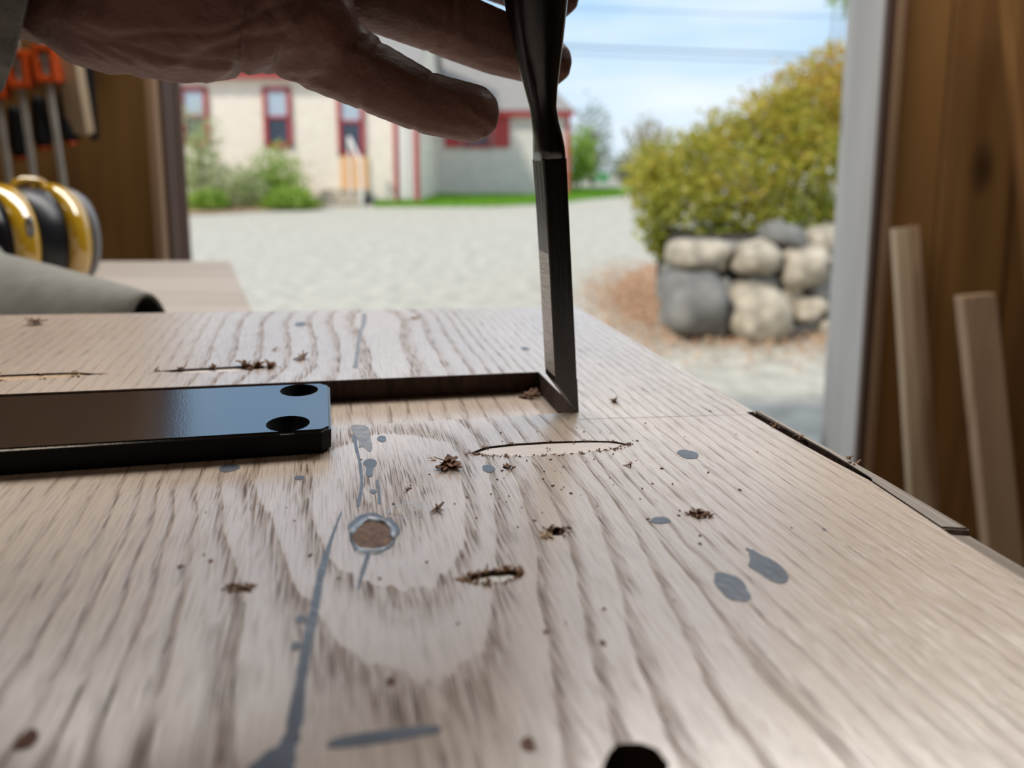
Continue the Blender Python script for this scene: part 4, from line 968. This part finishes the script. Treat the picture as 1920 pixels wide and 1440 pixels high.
# stone wall: every stone its own part
sw = empty('stone_wall', Vector((W(1430, 500, 5.2).x, 5.2, 0)), 'dry stone wall of rounded granite boulders under the large shrub', 'stone wall')
STN = [(1307,478,52,30,0,5.25,0),(1418,483,42,36,0,5.15,1),(1501,500,44,43,0,5.15,1),(1467,440,42,20,1,5.25,0),(1300,568,60,62,0,5.10,1),(1413,583,54,53,0,5.05,0),(1413,535,34,30,1,5.2,0),(1478,548,24,30,0,5.2,0),
       (1531,540,24,26,1,5.15,1),(1513,578,32,22,0,5.1,1),(1357,476,26,28,1,5.35,0),(1352,552,20,36,1,5.25,1),(1545,455,36,30,0,5.3,1),(1575,500,34,34,0,5.2,1),(1580,570,40,40,1,5.15,0),(1640,480,45,42,0,5.25,1),(1650,565,45,48,0,5.15,0),(1500,612,34,20,1,5.15,0),(1570,620,44,24,0,5.1,1),(1258,520,22,26,1,5.4,1),(1455,610,24,22,1,5.3,0),(1350,615,26,22,1,5.3,0),(1260,585,22,34,1,5.3,1)]
for k, (u, v, a, b_, dk, d, flat) in enumerate(STN):
    R = random.Random(k + 60); bm = bmesh.new(); rx, rz = a / FPX * d * 1.05, b_ / FPX * d * 1.05; ry = (rx + rz) / 2 * 1.1
    blob(bm, (0, 0, 0), (1, 1, 1), sub=3); off = Vector((R.uniform(0, 50), R.uniform(0, 50), 0))
    for v_ in bm.verts:
        q = v_.co.copy(); e = 3.0 + R.random() * 0
        nrm = (abs(q.x) ** e + abs(q.y) ** e + abs(q.z) ** e) ** (-1 / e); s = nrm * (1 + .34 * mnoise.noise(q * 1.1 + off) + .10 * mnoise.noise(q * 3 + off)) * .95
        v_.co = Vector((q.x * s * rx, q.y * s * ry, q.z * s * rz))
    bmesh.ops.rotate(bm, verts=bm.verts, matrix=Matrix.Rotation(R.uniform(-.25, .25), 3, 'Y'), cent=(0, 0, 0))
    o = mk('stone', bm, M_GRANITED if (dk or u in (1300,)) else M_GRANITE, sw, True); o.location = W(u, v, d) - sw.location
# dark earth bank behind the stones
bm = bmesh.new(); box(bm, (W(1460, 500, 5.9).x, 6.0, .34), (1.9, 1.1, .72), bevel=.12); tag(mk('earth_bank', bm, plain('dark_earth', (.05, .04, .03), .95)), kind='structure')
# power lines
for k, (v0, v1, rr) in enumerate(((12, 36, .016), (84, 108, .035), (99, 122, .022))):
    a, b_ = W(100, v0 - 49, 38), W(1900, v1 + 18, 38); bm = bmesh.new(); tube(bm, [a.lerp(b_, s / 16) + Vector((0, 0, -.45 * math.sin(PI * s / 16) + .40)) for s in range(17)], rr * 1.45, 6)
    tag(mk('power_line', bm, M_WIRE, smooth=True), ['highest overhead wire crossing the sky', 'middle and thickest overhead cable crossing the sky', 'lowest overhead wire crossing the sky just under the thick cable'][k], 'overhead wire', 'overhead wires')
for x_ in (W(100, 100, 38).x, W(1900, 100, 38).x):
    bm = bmesh.new(); tube(bm, [(x_, 38.2, -.02), (x_, 38.2, 12.5)], [.19, .13], 12); tag(mk('utility_pole', bm, M_BARK, smooth=True), 'wooden pole carrying the overhead wires %s' % ('behind the house' if x_ < 0 else 'beyond the shrub at right'), 'utility pole')
# green tarp
p = G(1128, 341); bm = bmesh.new(); vsr = blob(bm, (0, 0, .0), (.55, .5, .75), sub=3)
for v_ in bm.verts: v_.co *= 1 + .15 * mnoise.noise(v_.co * 3); v_.co.z = max(v_.co.z, 0)
o = mk('tarp_covered_pile', bm, M_TARP, smooth=True); o.location = (p.x, p.y, 0); tag(o, 'small green heap far off between the house and the shrub', 'heap')

# ------------------------------------------------------------------ house
HY = 22.4; mpx = HY / FPX
def hx(u, d=HY): return (u - PPX) / (FPX) * d / (math.cos(PITCH)) * math.cos(PITCH) if False else W(u, 306, d).x
def hz(v, d=HY): return W(960, v, d).z
house = empty('house', (hx(560), HY, 0), 'cream shingled house with red windows and grey roof across the driveway', 'house')
def hpart(name, x0, x1, y0, y1, z0, z1, m, parent=house, bev=0.0):
    bm = bmesh.new(); box(bm, ((x0 + x1) / 2, (y0 + y1) / 2, (z0 + z1) / 2), (x1 - x0, y1 - y0, z1 - z0), bevel=bev); return mk(name, bm, m, parent, world=True)
zE = hz(146)
wl = hpart('left_wing_wall', hx(120), hx(786), HY, HY + 7, -.1, zE, M_SHGL)
hpart('eave_board', hx(112), hx(792), HY - .35, HY - .02, zE - .02, zE + .20, M_RED)
# gable roof of the left wing, ridge along x
def roof(x0, x1, y0, y1, z0, z1, name='roof'):
    bm = bmesh.new(); ym = (y0 + y1) / 2
    pr = [Vector((0, y0, z0)), Vector((0, ym, z1)), Vector((0, y1, z0)), Vector((0, y1, z0 - .15)), Vector((0, ym, z1 - .18)), Vector((0, y0, z0 - .15))]
    loft(bm, [[p + Vector((x, 0, 0)) for p in pr] for x in (x0, x1)]); return mk(name, bm, M_ROOF, house, world=True)
roof(hx(108), hx(796), HY - .4, HY + 7.4, zE + .36, zE + 3.2)
RY = 27.5
zR = hz(216, RY)
wr = hpart('right_wing_wall', hx(770, RY), hx(1066, RY), RY, RY + 6.5, -.1, zR, M_SHGG)
hpart('eave_board', hx(764, RY), hx(1074, RY), RY - .35, RY - .02, zR - .05, zR + .14, M_RED)
bm = bmesh.new(); x0, x1, ya, yb, z0, z1 = hx(764, RY), hx(1076, RY), RY - .4, RY + 6.9, zR + .16, zR + 4.3
c8 = [bm.verts.new(p) for p in ((x0, ya, z0), (x1, ya, z0), (x1, yb, z0), (x0, yb, z0), (x0, (ya + yb) / 2, z1), (x1 - 3.6, (ya + yb) / 2, z1))]
for f_ in ((0, 1, 5, 4), (1, 2, 5), (2, 3, 4, 5), (3, 0, 4), (0, 3, 2, 1)): bm.faces.new([c8[i] for i in f_])
mk('roof', bm, M_ROOF, house, world=True)
hpart('corner_board', hx(1060, RY), hx(1068, RY), RY - .06, RY + .1, 0, zR - .06, M_RED)
def gable(x, y0, y1, z0, z1, m):
    bm = bmesh.new(); ym = (y0 + y1) / 2; loft(bm, [[Vector((x + dx, y0, z0)), Vector((x + dx, ym, z1)), Vector((x + dx, y1, z0))] for dx in (0, .1)]); mk('gable', bm, m, house, world=True)
gable(hx(786) - .1, HY, HY + 7, zE, zE + 3.0, M_SHGL)
def window(u0, u1, v0, v1, d, wall, sill=False):
    x0, x1, z1, z0 = hx(u0, d), hx(u1, d), hz(v0, d), hz(v1, d); fw = .13
    bm = bmesh.new()
    for c, s in ((((x0 + fw / 2), (z0 + z1) / 2), (fw, z1 - z0)), (((x1 - fw / 2), (z0 + z1) / 2), (fw, z1 - z0)), (((x0 + x1) / 2, z1 - fw / 2), (x1 - x0, fw)), (((x0 + x1) / 2, z0 + fw / 2), (x1 - x0, fw)), (((x0 + x1) / 2, (z0 + z1) / 2), (x1 - x0, .08))):
        box(bm, (c[0], d - .05, c[1]), (s[0], .09, s[1]), bevel=.008)
    f_ = mk('window', bm, M_RED, house, world=True)
    zm = (z0 + z1) / 2
    for a, b2, m in ((zm, z1, M_SHADE), (z0, zm, M_GLASS)):
        bm = bmesh.new(); box(bm, ((x0 + x1) / 2, d - .025, (a + b2) / 2), (x1 - x0 - fw, .03, b2 - a - .04)); o = mk('pane', bm, m, f_, world=True)
        if m is M_SHADE: o['label'] = 'upper pane with a pale blind behind it'
    return f_
window(346, 397, 163, 272, HY, wl); window(499, 551, 163, 276, HY, wl); window(636, 686, 163, 292, HY, wl); window(200, 250, 163, 276, HY, wl)
# entrance at the angle of the two wings
o = hpart('door', hx(640), hx(690), HY - .10, HY, .45, hz(293), M_ORDOOR, bev=.01); o['label'] = 'orange painted low bulkhead beneath the third window'
for a, b_ in ((740, 747), (777, 786)): hpart('door_post', hx(a), hx(b_), HY - .12, HY, 0.1, hz(205), M_RED)
o = hpart('entrance_door', hx(748), hx(776), HY - .06, HY, .15, hz(210), M_WHITE, bev=.01); o['label'] = 'white door at the end of the left wing'
hpart('downspout', hx(762), hx(764), HY - .12, HY - .05, .15, hz(205), M_SHGG)
for k in range(3): hpart('step', hx(610 - 0), hx(692), HY - .5 - .32 * (2 - k) - .3, HY - .0, 0, .16 * (k + 1), M_GRANITE, bev=.02)
bm = bmesh.new()
tube(bm, [Vector((hx(668), HY - .9, hz(258, HY - .9))), Vector((hx(694), HY - 1.5, hz(300, HY - 1.5))), Vector((hx(697), HY - 1.6, hz(385, HY - 1.6)))], .05, 8); tube(bm, [Vector((hx(668), HY - .9, hz(258, HY - .9))), Vector((hx(668), HY - .9, .3))], .04, 8)
mk('handrail', bm, M_WHITE, house, world=True)['label'] = 'white slanting handrail of the steps'
o = window(868, 922, 214, 278, RY, wr)
hpart('shutter', hx(925, RY), hx(956, RY), RY - .07, RY, hz(277, RY), hz(216, RY), M_RED, bev=.01)
hpart('shutter', hx(834, RY), hx(865, RY), RY - .07, RY, hz(277, RY), hz(216, RY), M_RED, bev=.01)
